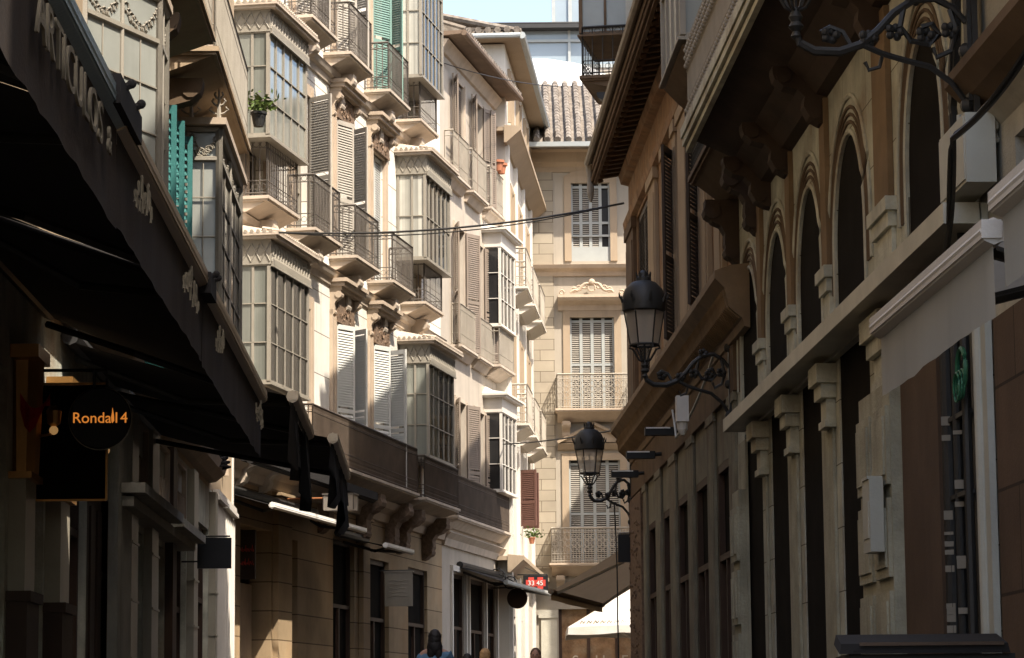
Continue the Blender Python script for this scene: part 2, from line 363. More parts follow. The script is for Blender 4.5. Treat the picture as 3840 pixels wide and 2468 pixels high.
# ================================================================ shared facade pieces
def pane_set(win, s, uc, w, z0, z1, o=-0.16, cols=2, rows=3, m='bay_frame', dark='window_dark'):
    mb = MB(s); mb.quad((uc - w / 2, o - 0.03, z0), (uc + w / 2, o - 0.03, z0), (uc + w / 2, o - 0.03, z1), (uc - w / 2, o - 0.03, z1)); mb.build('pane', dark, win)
def window(root, uc, w, z0, z1, frame='bay_frame', sur='tan_trim', near=None, far=None, sm='grey_shutter', surw=0.16, suro=0.07, ped=None, closed=None, pane='window_dark', hood=None):
    """window part (frame) > pane, surround, pediment, shutters"""
    s = root.s; mb = MB(s); o0 = -0.20
    for a, b in ((uc - w / 2, uc - w / 2 + 0.06), (uc + w / 2 - 0.06, uc + w / 2), (uc - 0.035, uc + 0.035)): mb.box(a, b, o0, o0 + 0.07, z0, z1)
    for z in (z0, z0 + (z1 - z0) * 0.33, z0 + (z1 - z0) * 0.72, z1 - 0.07): mb.box(uc - w / 2 + 0.06, uc + w / 2 - 0.06, o0 + 0.004, o0 + 0.066, z, z + 0.07)
    win = mb.build('window', frame, root)
    pane_set(win, s, uc, w, z0, z1, dark=pane)
    if sur:
        mb = MB(s); a, b = uc - w / 2, uc + w / 2
        mb.box(a - surw, a, 0.002, suro, z0, z1 + surw); mb.box(b, b + surw, 0.002, suro, z0, z1 + surw); mb.box(a, b, 0.002, suro - 0.003, z1, z1 + surw)
        mb.box(a - surw * 0.45, a - 0.02, suro, suro + 0.03, z0, z1 + surw * 0.5); mb.box(b + 0.02, b + surw * 0.45, suro, suro + 0.03, z0, z1 + surw * 0.5)
        mb.build('surround', sur, win)
    if ped:                                   # carved panel between scroll brackets under a projecting cornice
        zt = ped; mb = MB(s); a, b = uc - w / 2 - 0.32, uc + w / 2 + 0.32
        mb.use('tan_trim'); mb.box(a, b, 0.0, 0.36, zt - 0.07, zt); mb.box(a + 0.04, b - 0.04, 0.0, 0.31, zt - 0.15, zt - 0.07); mb.box(a + 0.09, b - 0.09, 0.0, 0.24, zt - 0.22, zt - 0.15)
        for q in (a + 0.17, b - 0.17): scroll(mb, q, 0.15, 0.22, zt - 0.22, 0.52)
        mb.use('carved_stone'); mb.box(a + 0.26, b - 0.26, 0.0, 0.13, z1 + 0.02, zt - 0.22)
        rnd = random.Random(int(uc * 31)); zm = (z1 + zt - 0.22) / 2
        for k in range(14):
            t = rnd.uniform(0, 6.28); r = rnd.uniform(0.04, 0.09); c = (rnd.uniform(a + 0.34, b - 0.34), 0.132, rnd.uniform(z1 + 0.12, zt - 0.34))
            mb.tube([(c[0] + r * (1 - q / 7) * math.cos(t + q), 0.132, c[2] + r * (1 - q / 7) * math.sin(t + q)) for q in range(6)], 0.017, 4)
        mb.ring((uc, 0.132, zm), 0.12, 0.022, n=12, k=4)
        mb.build('pediment', 'tan_trim', win)
    hw = w / 2 - 0.01
    for which, spec in (('n', near), ('f', far)):
        if spec is None: continue
        ang = spec; mb = MB(s); a = R_(ang)
        if which == 'n': leaf(mb, uc - w / 2, 0.05, math.cos(a), math.sin(a), hw, z0 + 0.03, z1 - 0.01)
        else: leaf(mb, uc + w / 2, 0.05, -math.cos(a), math.sin(a), hw, z0 + 0.03, z1 - 0.01)
        mb.build('shutter', sm, win)
    if closed:
        for c in closed:
            mb = MB(s)
            if c == 'n': leaf(mb, uc - w / 2, -0.06, 1, 0, hw, z0 + 0.03, z1 - 0.01)
            else: leaf(mb, uc + hw * 0 + 0.005, -0.06, 1, 0, hw, z0 + 0.03, z1 - 0.01)
            mb.build('shutter', sm, win)
    return win

def balcony(root, u0, u1, o, zt, h=0.95, sm='pink_stone', rm='grey_iron', corb=2, t=0.26, ch=0.75, sp=0.11, rings=True, cm='pink_stone'):
    s = root.s; mb = MB(s); slab(mb, u0, u1, o, zt, t); b = mb.build('balcony', sm, root)
    mb = MB(s); railing(mb, [(u0 + 0.05, 0.02), (u0 + 0.05, o - 0.05), (u1 - 0.05, o - 0.05), (u1 - 0.05, 0.02)], zt, zt + h, sp, rings=rings); mb.build('railing', rm, b)
    for k in range(corb):
        mb = MB(s); uc = u0 + 0.32 + (u1 - u0 - 0.64) * (k / (corb - 1) if corb > 1 else 0.5); scroll(mb, uc, 0.24, o * 0.72, zt - t, ch); mb.build('corbel', cm, b)
    return b

def bay(root, u0, u1, o, zb, zt, frieze=0.40, nf=4, ns=2, rows=3, fm='bay_frame', gm='bay_glass', side_gm=None, crest=True, tile='pink_stone', bl=0.0, lattice=True, fringe=True, cur=None):
    """glazed bay: bay_window part (posts and bars) > glass, frieze, roof, floor"""
    s = root.s; mb = MB(s); zg = zt - frieze; p = 0.05
    def post(u, oo, w=0.05): mb.box(u - w / 2, u + w / 2, oo - w / 2, oo + w / 2, zb, zg)
    post(u0 + p / 2, o - p / 2, 0.06); post(u1 - p / 2, o - p / 2, 0.06)
    for k in range(1, nf): post(u0 + (u1 - u0) * k / nf, o - 0.02, 0.028)
    for e in (u0 + 0.025, u1 - 0.025):
        for k in range(ns): post(e, 0.05 + (o - 0.05) * k / ns, 0.042)
    for k in range(rows + 1):
        z = zb + (zg - zb) * k / rows; t = 0.018 if 0 < k < rows else 0.045
        mb.box(u0 + 0.02, u1 - 0.02, o - 0.045, o - 0.004, z - t / 2, z + t / 2)
        for e in (u0, u1 - 0.045): mb.box(e + 0.004, e + 0.041, 0.0, o - 0.05, z - t / 2, z + t / 2)
    B = mb.build('bay_window', fm, root)
    mb = MB(s); mb.use('clear_glass' if gm == 'curtain_glass' else gm)
    mb.quad((u0 + 0.03, o - 0.03, zb), (u1 - 0.03, o - 0.03, zb), (u1 - 0.03, o - 0.03, zg), (u0 + 0.03, o - 0.03, zg))
    mb.use(side_gm or gm)
    for e in (u0 + 0.03, u1 - 0.03): mb.quad((e, 0, zb), (e, o - 0.03, zb), (e, o - 0.03, zg), (e, 0, zg))
    mb.build('glass', gm, B)
    if gm == 'curtain_glass':                                                       # real glass in front: curtains and a dim room behind it
        mb = MB(s); mb.use('room_dark'); mb.quad((u0 + 0.04, 0.03, zb), (u1 - 0.04, 0.03, zb), (u1 - 0.04, 0.03, zg), (u0 + 0.04, 0.03, zg)); mb.use('curtain'); rnd = random.Random(int(u0 * 17 + zb * 5)); n = int((u1 - u0) / 0.05); on = True; ln = 0
        for k in range(n):
            a = u0 + 0.05 + (u1 - u0 - 0.1) * k / n; b2 = u0 + 0.05 + (u1 - u0 - 0.1) * (k + 1) / n; oo = o - 0.10 + 0.018 * math.sin(k * 1.9)
            ln -= 1
            if ln <= 0: on = rnd.random() < 0.66 if not on else rnd.random() < 0.45; ln = rnd.randint(3, 9)
            if on: mb.quad((a, oo, zb + 0.02), (b2, o - 0.10 + 0.018 * math.sin((k + 1) * 1.9), zb + 0.02), (b2, o - 0.10 + 0.018 * math.sin((k + 1) * 1.9), zg - 0.02), (a, oo, zg - 0.02))
        mb.build('curtain', 'curtain', B)
    mb = MB(s); mb.box(u0 - 0.02, u1 + 0.02, 0, o + 0.02, zg, zt)                    # frieze with raised lattice
    if lattice:
        def lat(f, L):
            n = max(2, int(L / 0.16)); h = frieze - 0.1
            for k in range(n):
                a = L * k / n; b = L * (k + 1) / n
                mb.tube([f(a, zg + 0.05), f(b, zg + 0.05 + h)], 0.012, 4); mb.tube([f(a, zg + 0.05 + h), f(b, zg + 0.05)], 0.012, 4)
        lat(lambda a, z: (u0 + a, o + 0.026, z), u1 - u0); lat(lambda a, z: (u0 - 0.026, a, z), o)
    mb.build('frieze', fm, B)
    mb = MB(s)                                                                      # cornice roof with a tile fringe
    mb.box(u0 - 0.14, u1 + 0.14, 0, o + 0.14, zt, zt + 0.05); mb.box(u0 - 0.18, u1 + 0.18, 0, o + 0.18, zt + 0.05, zt + 0.10)
    mb.hexa([(u0 - 0.18, 0, zt + 0.1), (u1 + 0.18, 0, zt + 0.1), (u1 + 0.18, o + 0.18, zt + 0.1), (u0 - 0.18, o + 0.18, zt + 0.1),
             (u0 + 0.2, 0, zt + 0.32), (u1 - 0.2, 0, zt + 0.32), (u1 - 0.1, o * 0.45, zt + 0.2), (u0 + 0.1, o * 0.45, zt + 0.2)])
    if crest:
        for k in range(int((u1 - u0 + 0.3) / 0.11)):
            mb.tube([(u0 - 0.13 + 0.11 * k, o + 0.19, zt + 0.115), (u0 - 0.13 + 0.11 * k, o - 0.1, zt + 0.17)], 0.035, 6)
        for k in range(int((o + 0.15) / 0.11)):
            mb.tube([(u0 - 0.19, 0.05 + 0.11 * k, zt + 0.115), (u0 + 0.1, 0.05 + 0.11 * k, zt + 0.17)], 0.035, 6)
    mb.build('roof', tile, B)
    mb = MB(s)
    if fringe:                                                                      # little pierced trim along the top of the glass
        n = int((u1 - u0) / 0.075)
        for k in range(n):
            a = u0 + (u1 - u0) * (k + 0.5) / n; mb.profo([(a - 0.026, zg - 0.01), (a + 0.026, zg - 0.01), (a + 0.026, zg + 0.09), (a, zg + 0.13), (a - 0.026, zg + 0.09)], o + 0.03, o + 0.05)
        mb.box(u0 - 0.03, u1 + 0.03, o + 0.025, o + 0.055, zg - 0.04, zg - 0.01)
    if fringe: mb.build('trim', fm, B)
    mb = MB(s); mb.box(u0 - 0.03, u1 + 0.03, 0, o + 0.03, zb - 0.06, zb - 0.026); mb.build('sill', fm, B)
    return B

# ================================================================ the sunlit house with glazed bays (left, middle distance)
HM = Root('town_house', 'sunlit cream town house with stacked glazed bays and iron balconies along the left side', 'house', FM)
ops = []
GO = [(0.74, 2.67, 0.0, 3.88), (3.82, 4.47, 0.0, 3.82), (7.07, 8.78, 0.0, 4.04), (9.91, 11.74, 0.0, 3.82), (13.54, 15.46, 0.0, 3.83)]
F1, F2, F3z = 5.24, 9.38, 13.24
AX = [1.47, 4.55, 7.62, 10.66, 13.85]; WW = 1.18
ops += GO
for i, a in enumerate(AX):
    ops.append((a - WW / 2, a + WW / 2, F1, F1 + 2.9)); ops.append((a - WW / 2, a + WW / 2, F2, F2 + 2.85)); ops.append((a - WW / 2, a + WW / 2, F3z, F3z + 2.7))
mb = MB(-1); mb.use('tan_stone'); body(mb, -1.2, 17.0, 5.0, GO, 0.5); mb.use('white_wall')
up_ops = [q for q in ops if q not in GO]
wall_sheet(mb, -1.2, 17.0, 5.0, 17.4, up_ops, 0.35); mb.box(-1.2, 17.0, -7, -0.35, 5.0, 17.4)
mb.quad((-1.2, 0, 5), (-1.2, -0.35, 5), (-1.2, -0.35, 17.4), (-1.2, 0, 17.4)); mb.quad((17.0, 0, 5), (17.0, -0.35, 5), (17.0, -0.35, 17.4), (17.0, 0, 17.4))
wm = mb.build('wall', 'white_wall', HM)
mb = MB(-1); mb.box(-1.5, 17.0, -7.3, 0.55, 17.4, 17.6); mb.hexa([(-1.5, -7.3, 17.6), (17, -7.3, 17.6), (17, 0.55, 17.6), (-1.5, 0.55, 17.6), (-1.5, -3.6, 19.2), (17, -3.6, 19.2), (17, -3.4, 19.2), (-1.5, -3.4, 19.2)]); mb.build('roof', 'roof_tile', HM)
for zc in (9.08, 12.96):                # string courses the slabs grow out of
    mb = MB(-1); mb.prof([(0, zc - 0.26), (0.04, zc - 0.26), (0.06, zc - 0.14), (0.12, zc - 0.10), (0.15, zc - 0.03), (0.17, zc), (0, zc + 0.02)], -1.1, 16.9); mb.build('cornice', 'pink_stone', HM)
# glazed bays
BA, BD = (0.2, 2.75), (12.72, 15.3)
bay(HM, *BA, 0.65, 6.2, 8.58, 0.42, 5, 2, 3, gm='curtain_glass', side_gm='bay_glass')
bay(HM, 0.1, 2.6, 0.65, 10.36, 12.5, 0.38, 5, 2, 3, gm='bay_glass')
bay(HM, *BD, 0.65, 6.1, 8.45, 0.40, 5, 2, 3, gm='curtain_glass', side_gm='bay_glass')
bay(HM, 12.5, 15.0, 0.65, 10.26, 12.44, 0.40, 6, 2, 2, gm='curtain_glass', side_gm='curtain_glass')
bay(HM, 12.15, 14.35, 0.65, 14.1, 17.2, 0.3, 6, 2, 4, gm='curtain_glass', side_gm='curtain_glass', crest=False, fringe=False)
# balconies of the second and third floors
b = balcony(HM, 0.42, 2.5, 0.56, F2, 0.95, corb=1); b['label'] = 'balcony open below a glazed bay'
for a in (3.6, 6.73, 9.86): balcony(HM, a, a + 1.98, 0.56, F2, 0.97, corb=1)
balcony(HM, 12.85, 14.75, 0.56, F2, 0.92, corb=1)
for a in (3.39, 6.29, 9.6): balcony(HM, a, a + 1.9, 0.55, F3z, 0.97, corb=1)
balcony(HM, 12.5, 14.3, 0.56, F3z, 0.85, corb=1)
# windows
for i, a in enumerate(AX):
    bayax = i in (0, 4)
    window(HM, a, WW, F1, F1 + 2.88, sm='pale_shutter' if i in (2, 3) else 'grey_shutter', near=None if i < 2 or i == 4 else 24, far={2: 50, 3: 62}.get(i), ped=8.95 if i in (2, 3) else None, surw=0.24)
    window(HM, a, WW, F2, F2 + 2.72, near={2: 22}.get(i), far={1: 58, 2: 52}.get(i), closed='nf' if i == 3 else None, sm='pale_shutter' if i == 3 else 'grey_shutter', ped=12.82 if i in (2, 3) else None, surw=0.22)
    window(HM, a, WW, F3z, F3z + 2.7, sm='green_shutter' if i == 3 else 'grey_shutter', near=None if bayax else 30, far=None if bayax else 55, surw=0.2)
# long balcony of the first floor
b = balcony(HM, 3.35, 12.0, 0.60, F1, 0.92, corb=0, sp=0.07, rings=True, rm='rail_brown')
mb = MB(-1)
for uc in (6.1, 9.1, 11.6): mb = MB(-1); scroll(mb, uc, 0.4, 0.5, F1 - 0.24, 0.95); mb.build('corbel', 'carved_stone', b)
mb = MB(-1); mb.prof([(0, 4.58), (0.08, 4.6), (0.12, 4.75), (0.26, 4.84), (0.34, 4.96), (0, 4.98)], -1.1, 16.9); mb.build('cornice', 'tan_trim', HM)
b = balcony(HM, 12.1, 15.6, 0.72, F1 - 0.06, 0.86, corb=0, sp=0.07, rings=True, rm='rail_brown')
mb = MB(-1)
for uc in (12.6, 15.1): mb = MB(-1); scroll(mb, uc, 0.34, 0.55, F1 - 0.3, 0.9); mb.build('corbel', 'carved_stone', b)
b = balcony(HM, 0.2, 2.3, 0.62, F1, 0.84, corb=2, ch=0.5)
# pilasters and shopfronts of the ground floor
for a, c in ((2.78, 3.74), (9.1, 9.7)):
    mb = MB(-1); mb.box(a + 0.02, c - 0.02, 0.002, 0.10, 0, 4.42)
    mb.box(a - 0.02, c + 0.02, 0.002, 0.13, 4.42, 4.47); mb.box(a - 0.05, c + 0.05, 0.002, 0.17, 4.50, 4.56); mb.box(a + 0.03, c - 0.03, 0.002, 0.11, 4.47, 4.50); mb.build('pilaster', 'tan_stone', HM)
def shop(root, u0, u1, z1, dm='shop_dark', fm='dark_wood', dep=-0.46, door=True):
    s = root.s; mb = MB(s)
    mb.box(u0, u0 + 0.07, dep, dep + 0.08, 0, z1); mb.box(u1 - 0.07, u1, dep, dep + 0.08, 0, z1); mb.box(u0 + 0.07, u1 - 0.07, dep, dep + 0.077, z1 - 0.09, z1); mb.box(u0 + 0.07, u1 - 0.07, dep, dep + 0.077, z1 * 0.68, z1 * 0.68 + 0.07)
    mb.box((u0 + u1) / 2 - 0.035, (u0 + u1) / 2 + 0.035, dep + 0.003, dep + 0.075, 0, z1 * 0.68)
    d = mb.build('door', fm, root); mb = MB(s); mb.quad((u0, dep + 0.01, 0), (u1, dep + 0.01, 0), (u1, dep + 0.01, z1), (u0, dep + 0.01, z1)); mb.build('pane', dm, d); return d
d = shop(HM, 0.74, 2.67, 3.88)
mb = MB(-1); mb.box(1.05, 2.62, -0.38, -0.33, 0, 2.95); mb.build('panel', 'tan_trim', d, label='tan roller panel across the shop door')
tS = Root('hanging_sign', 'dark shop sign with red script hung inside the first doorway, under the white awning', 'sign', FM, 1.75, -0.24, 3.42)
mb = MB(-1); mb.box(-0.03, 0.03, -0.22, 0.22, -0.42, 0.42); mb.build('panel', 'dark_wood', tS)
mb = MB(-1); rr = random.Random(6)                                     # red script too small to read
for z0 in (0.05, -0.18):
    y = 0.19
    while y > -0.17:
        w = rr.uniform(0.035, 0.06); mb.tube([(-0.035, y, z0), (-0.035, y - w * 0.3, z0 + rr.uniform(0.05, 0.12)), (-0.035, y - w * 0.55, z0 + 0.01), (-0.035, y - w, z0 + rr.uniform(0.02, 0.07))], 0.012, 4); y -= w + 0.012
mb.build('script', 'red_sign', tS)
shop(HM, 3.82, 4.47, 3.82, fm='white_paint'); shop(HM, 7.07, 8.78, 4.04, dep=-0.17); shop(HM, 9.91, 11.74, 3.82, dep=-0.17); shop(HM, 13.54, 15.46, 3.83, dep=-0.15)

# ================================================================ the pinkish house beyond it
HP = Root('town_house', 'pinkish house with brown louvred shutters, next beyond the house of glazed bays', 'house', FM, 17.0)
PX = [2.1, 4.35, 6.2]; PW = 1.1
PG = [(1.0, 2.45, 0, 3.93), (2.97, 4.85, 0, 3.9), (5.05, 6.3, 0, 3.88)]
pops = []
Z1, Z2, Z3 = 5.18, 9.16, 13.04
for a in PX:
    for z, h in ((Z1, 2.75), (Z2, 2.85), (Z3, 2.5)): pops.append((a - PW / 2, a + PW / 2, z, z + h))
mb = MB(-1); mb.use('pink_wall'); body(mb, 0.0, 7.0, 16.1, PG + pops, 0.35); mb.build('wall', 'pink_wall', HP)
mb = MB(-1); mb.use('eave_wood'); mb.hexa([(-0.1, -0.3, 16.1), (7.1, -0.3, 16.1), (7.1, 0.55, 16.14), (-0.1, 0.55, 16.14), (-0.1, -0.3, 16.22), (7.1, -0.3, 16.22), (7.1, 0.58, 16.22), (-0.1, 0.58, 16.22)])
mb.use('pink_stone'); mb.prof([(0, 15.8), (0.06, 15.82), (0.22, 16.06), (0, 16.08)], 0, 7.0)
mb.use('roof_tile'); mb.hexa([(-0.1, 0.56, 16.22), (7.1, 0.56, 16.22), (7.1, -7, 16.22), (-0.1, -7, 16.22), (-0.1, -3.2, 17.5), (7.1, -3.2, 17.5), (7.1, -3.4, 17.5), (-0.1, -3.4, 17.5)])
for k in range(39): mb.tube([(-0.02 + 0.185 * k, 0.62, 16.25), (-0.02 + 0.185 * k, -3.1, 17.55)], 0.07, 6)
mb.use('eave_wood'); mb.tube([(-0.1, 0.60, 16.16), (7.1, 0.60, 16.16)], 0.07, 8)
mb.build('roof', 'roof_tile', HP)
for i, a in enumerate(PX):
    window(HP, a, PW, Z3, Z3 + 2.45, sm='brown_shutter', sur='pink_stone', near=160, far=158 if i == 1 else None, closed='f' if i == 0 else None, surw=0.1, suro=0.04)
    if i < 2:
        window(HP, a, PW, Z2, Z2 + 2.85, sm='brown_shutter', sur='pink_stone', near=160, far=155, closed=None, surw=0.1, suro=0.04)
        window(HP, a, PW, Z1, Z1 + 2.75, sm='brown_shutter', sur='pink_stone', near=160, far=158, closed=None, surw=0.1, suro=0.04)
    if i < 2: balcony(HP, a - 0.98, a + 0.98, 0.26, Z2, 0.95, corb=0, rings=False, sp=0.1, rm='pale_iron')
for a in (0.45, 2.68, 4.88): balcony(HP, a, a + 1.85, 0.26, Z3, 1.0, corb=0, rings=False, sp=0.1, rm='pale_iron')
balcony(HP, 4.95, 6.95, 0.44, Z2, 0.95, corb=0, rings=False, sp=0.1, rm='pale_iron')
balcony(HP, 0.25, 7.0, 0.34, Z1, 0.9, corb=0, sp=0.07, rings=True, rm='rail_brown')
mb = MB(-1); mb.prof([(0, 4.5), (0.06, 4.5), (0.1, 4.66), (0.22, 4.78), (0, 4.88)], 0, 7.0); mb.build('cornice', 'pink_stone', HP)
bay(HP, 5.0, 6.95, 0.44, 10.15, 12.4, 0.35, 4, 1, 3, fm='white_paint', gm='dark_glass', crest=False, lattice=False, fringe=False, tile='white_paint')
bay(HP, 5.0, 6.95, 0.44, 6.12, 8.35, 0.35, 4, 1, 3, fm='white_paint', gm='dark_glass', crest=False, lattice=False, fringe=False, tile='white_paint')
for a, b2, c, z in PG: shop(HP, a, b2, z, dep=-0.12)
mb = MB(-1)
for a in (0.88, 2.47, 2.83, 4.89, 6.32): mb.box(a, a + 0.11, 0.002, 0.06, 0, 3.97)
mb.box(0.88, 6.43, 0.002, 0.08, 3.97, 4.1); mb.build('door_frame', 'white_paint', HP)

# ================================================================ cream house running up to the closing house
HC = Root('town_house', 'narrow cream house in full sun with a deep tiled eave, beyond the pinkish house', 'house', FC)
cops = []
for a in (1.6, 4.6, 7.6):
    for z, h in ((5.6 if a == 4.6 else 5.2, 1.5 if a == 4.6 else 2.0), (8.0, 2.4), (11.4, 2.6), (15.7, 1.3)): cops.append((a - 0.5, a + 0.5, z, z + h))
CG = [(1.1, 2.3, 0, 3.2), (3.6, 5.0, 0, 3.2), (6.3, 7.8, 0, 3.2)]
mb = MB(-1); mb.use('cream_wall'); body(mb, 0.0, 10.9, 17.5, CG + cops, 0.3, 6.0)
wc = mb.build('wall', 'cream_wall', HC)
mb = MB(-1)
for a in (0.02, 3.0, 6.0, 9.2):
    mb.box(a, a + 0.35, 0.002, 0.09, 0, 15.0)
mb.build('pilaster', 'white_paint', HC)
for zz, d in ((15.0, 0.42), (4.3, 0.40)):
    mb = MB(-1); mb.prof([(0, zz - 0.1), (0.06, zz - 0.1), (d - 0.04, zz + 0.18), (d, zz + 0.2), (d, zz + 0.3), (0, zz + 0.34)], -0.42, 10.9); mb.box(-0.40, 0, -4.0, 0, zz + 0.2, zz + 0.3); mb.build('cornice', 'ochre_wall', HC)
for a in (1.6, 4.6, 7.6):
    window(HC, a, 1.0, 5.6 if a == 4.6 else 5.2, 7.1 if a == 4.6 else 7.2, sm='red_shutter' if a == 4.6 else 'pale_shutter', sur=None, near=120 if a == 4.6 else None, far=60 if a == 4.6 else None, closed=None if a == 4.6 else 'nf')
    for z, h in ((8.0, 2.4), (11.4, 2.6)): window(HC, a, 1.0, z, z + h, sm='grey_shutter', sur='ochre_wall', surw=0.12, near=None, far=None, closed='nf')
    window(HC, a, 1.0, 15.7, 17.0, sur='ochre_wall', surw=0.1)
for u0, u1 in ((0.5, 2.7), (3.5, 5.8), (6.6, 8.8)):
    for z in (7.95, 11.4): balcony(HC, u0, u1, 0.5, z, 0.98, sm='cream_wall', rm='pale_iron', corb=0, rings=True)
mb = MB(-1); mb.use('ochre_wall'); mb.hexa([(-0.5, -6, 17.5), (10.9, -6, 17.5), (10.9, 0.42, 17.55), (-0.5, 0.42, 17.55), (-0.5, -6, 17.7), (10.9, -6, 17.7), (10.9, 0.46, 17.68), (-0.5, 0.46, 17.68)])
mb.use('zinc'); mb.tube([(-0.5, 0.48, 17.6), (10.9, 0.48, 17.6)], 0.09, 8); mb.tube([(-0.52, 0.44, 17.6), (-0.52, -5.0, 17.6)], 0.07, 8)
mb.use('roof_tile'); mb.hexa([(-0.45, -6, 17.7), (10.9, -6, 17.7), (10.9, 0.4, 17.7), (-0.45, 0.4, 17.7), (1.2, -3.0, 18.5), (10.9, -3.0, 18.5), (10.9, -2.9, 18.5), (1.2, -2.9, 18.5)])
for k in range(24): mb.tube([(-0.55, 0.35 - 0.24 * k, 17.74), (1.1, 0.30 - 0.24 * k - (0.0), 18.0 + 0.0)], 0.09, 6)
for k in range(48): mb.tube([(-0.4 + 0.235 * k, 0.45, 17.72), (-0.2 + 0.235 * k, -2.8, 18.5)], 0.08, 6)
mb.build('roof', 'roof_tile', HC)
for a, b2, c, z in CG: shop(HC, a, b2, z, dep=-0.28)

# ================================================================ the house that closes the street
HE = Root('town_house', 'stone house closing the end of the street, with pale louvred windows and scrolled balconies', 'house', FE)
wins = [(2.30, 13.74, 16.03, 1.12), (2.30, 9.42, 12.10, 1.27), (2.32, 4.98, 7.98, 1.46)]
eops = []
for dx in (0, 4.2, 8.4):
    for uc, z0, z1, w in wins: eops.append((uc + dx - w / 2, uc + dx + w / 2, z0, z1))
EG = [(1.25, 3.7, 0, 3.75), (5.2, 7.8, 0, 3.75)]
mb = MB(-1); mb.use('end_wall'); body(mb, 0.3, 12.5, 17.1, EG + eops, 0.3, 8.0); mb.build('wall', 'end_wall', HE)
mb = MB(-1); mb.box(0.62, 1.22, 0.002, 0.05, 4.9, 16.35); mb.build('quoin', 'quoin', HE)
mb = MB(-1); mb.prof([(0, 13.3), (0.06, 13.3), (0.1, 13.42), (0.28, 13.5), (0.34, 13.6), (0, 13.66)], 0.3, 12.5); mb.build('cornice', 'tan_trim', HE)
mb = MB(-1); mb.prof([(0, 16.35), (0.05, 16.35), (0.08, 16.5), (0.2, 16.62), (0.24, 16.9), (0.34, 17.0), (0.36, 17.1), (0, 17.1)], 0.3, 12.5); mb.build('cornice', 'ochre_wall', HE)
mb = MB(-1); mb.use('zinc'); mb.prof([(1.26, 16.84), (1.40, 16.84), (1.42, 16.97), (1.26, 16.97)], 0.3, 12.5)
mb.use('ochre_wall'); mb.hexa([(0.3, 0.37, 17.02), (12.5, 0.37, 17.02), (12.5, 1.26, 16.86), (0.3, 1.26, 16.86), (0.3, 0.37, 17.09), (12.5, 0.37, 17.09), (12.5, 1.26, 16.93), (0.3, 1.26, 16.93)])
mb.use('roof_tile'); mb.hexa([(0.3, 1.36, 16.95), (12.5, 1.36, 16.95), (12.5, -8, 17.12), (0.3, -8, 17.12), (0.3, -3.0, 19.6), (12.5, -3.0, 19.6), (12.5, -3.2, 19.6), (0.3, -3.2, 19.6)])
rt = random.Random(9)
for k in range(40):
    u = 0.45 + 0.302 * k; prev = 0
    n = 20
    for q in range(n):
        a, b2 = q / n, (q + 1.15) / n
        f = lambda t: (u + rt.uniform(-0.008, 0.008), 1.42 - 4.42 * t, 17.03 + 2.65 * t)
        mb.tube([f(a), f(min(1, b2))], [0.098, 0.082], 7)
mb.build('roof', 'roof_tile', HE)
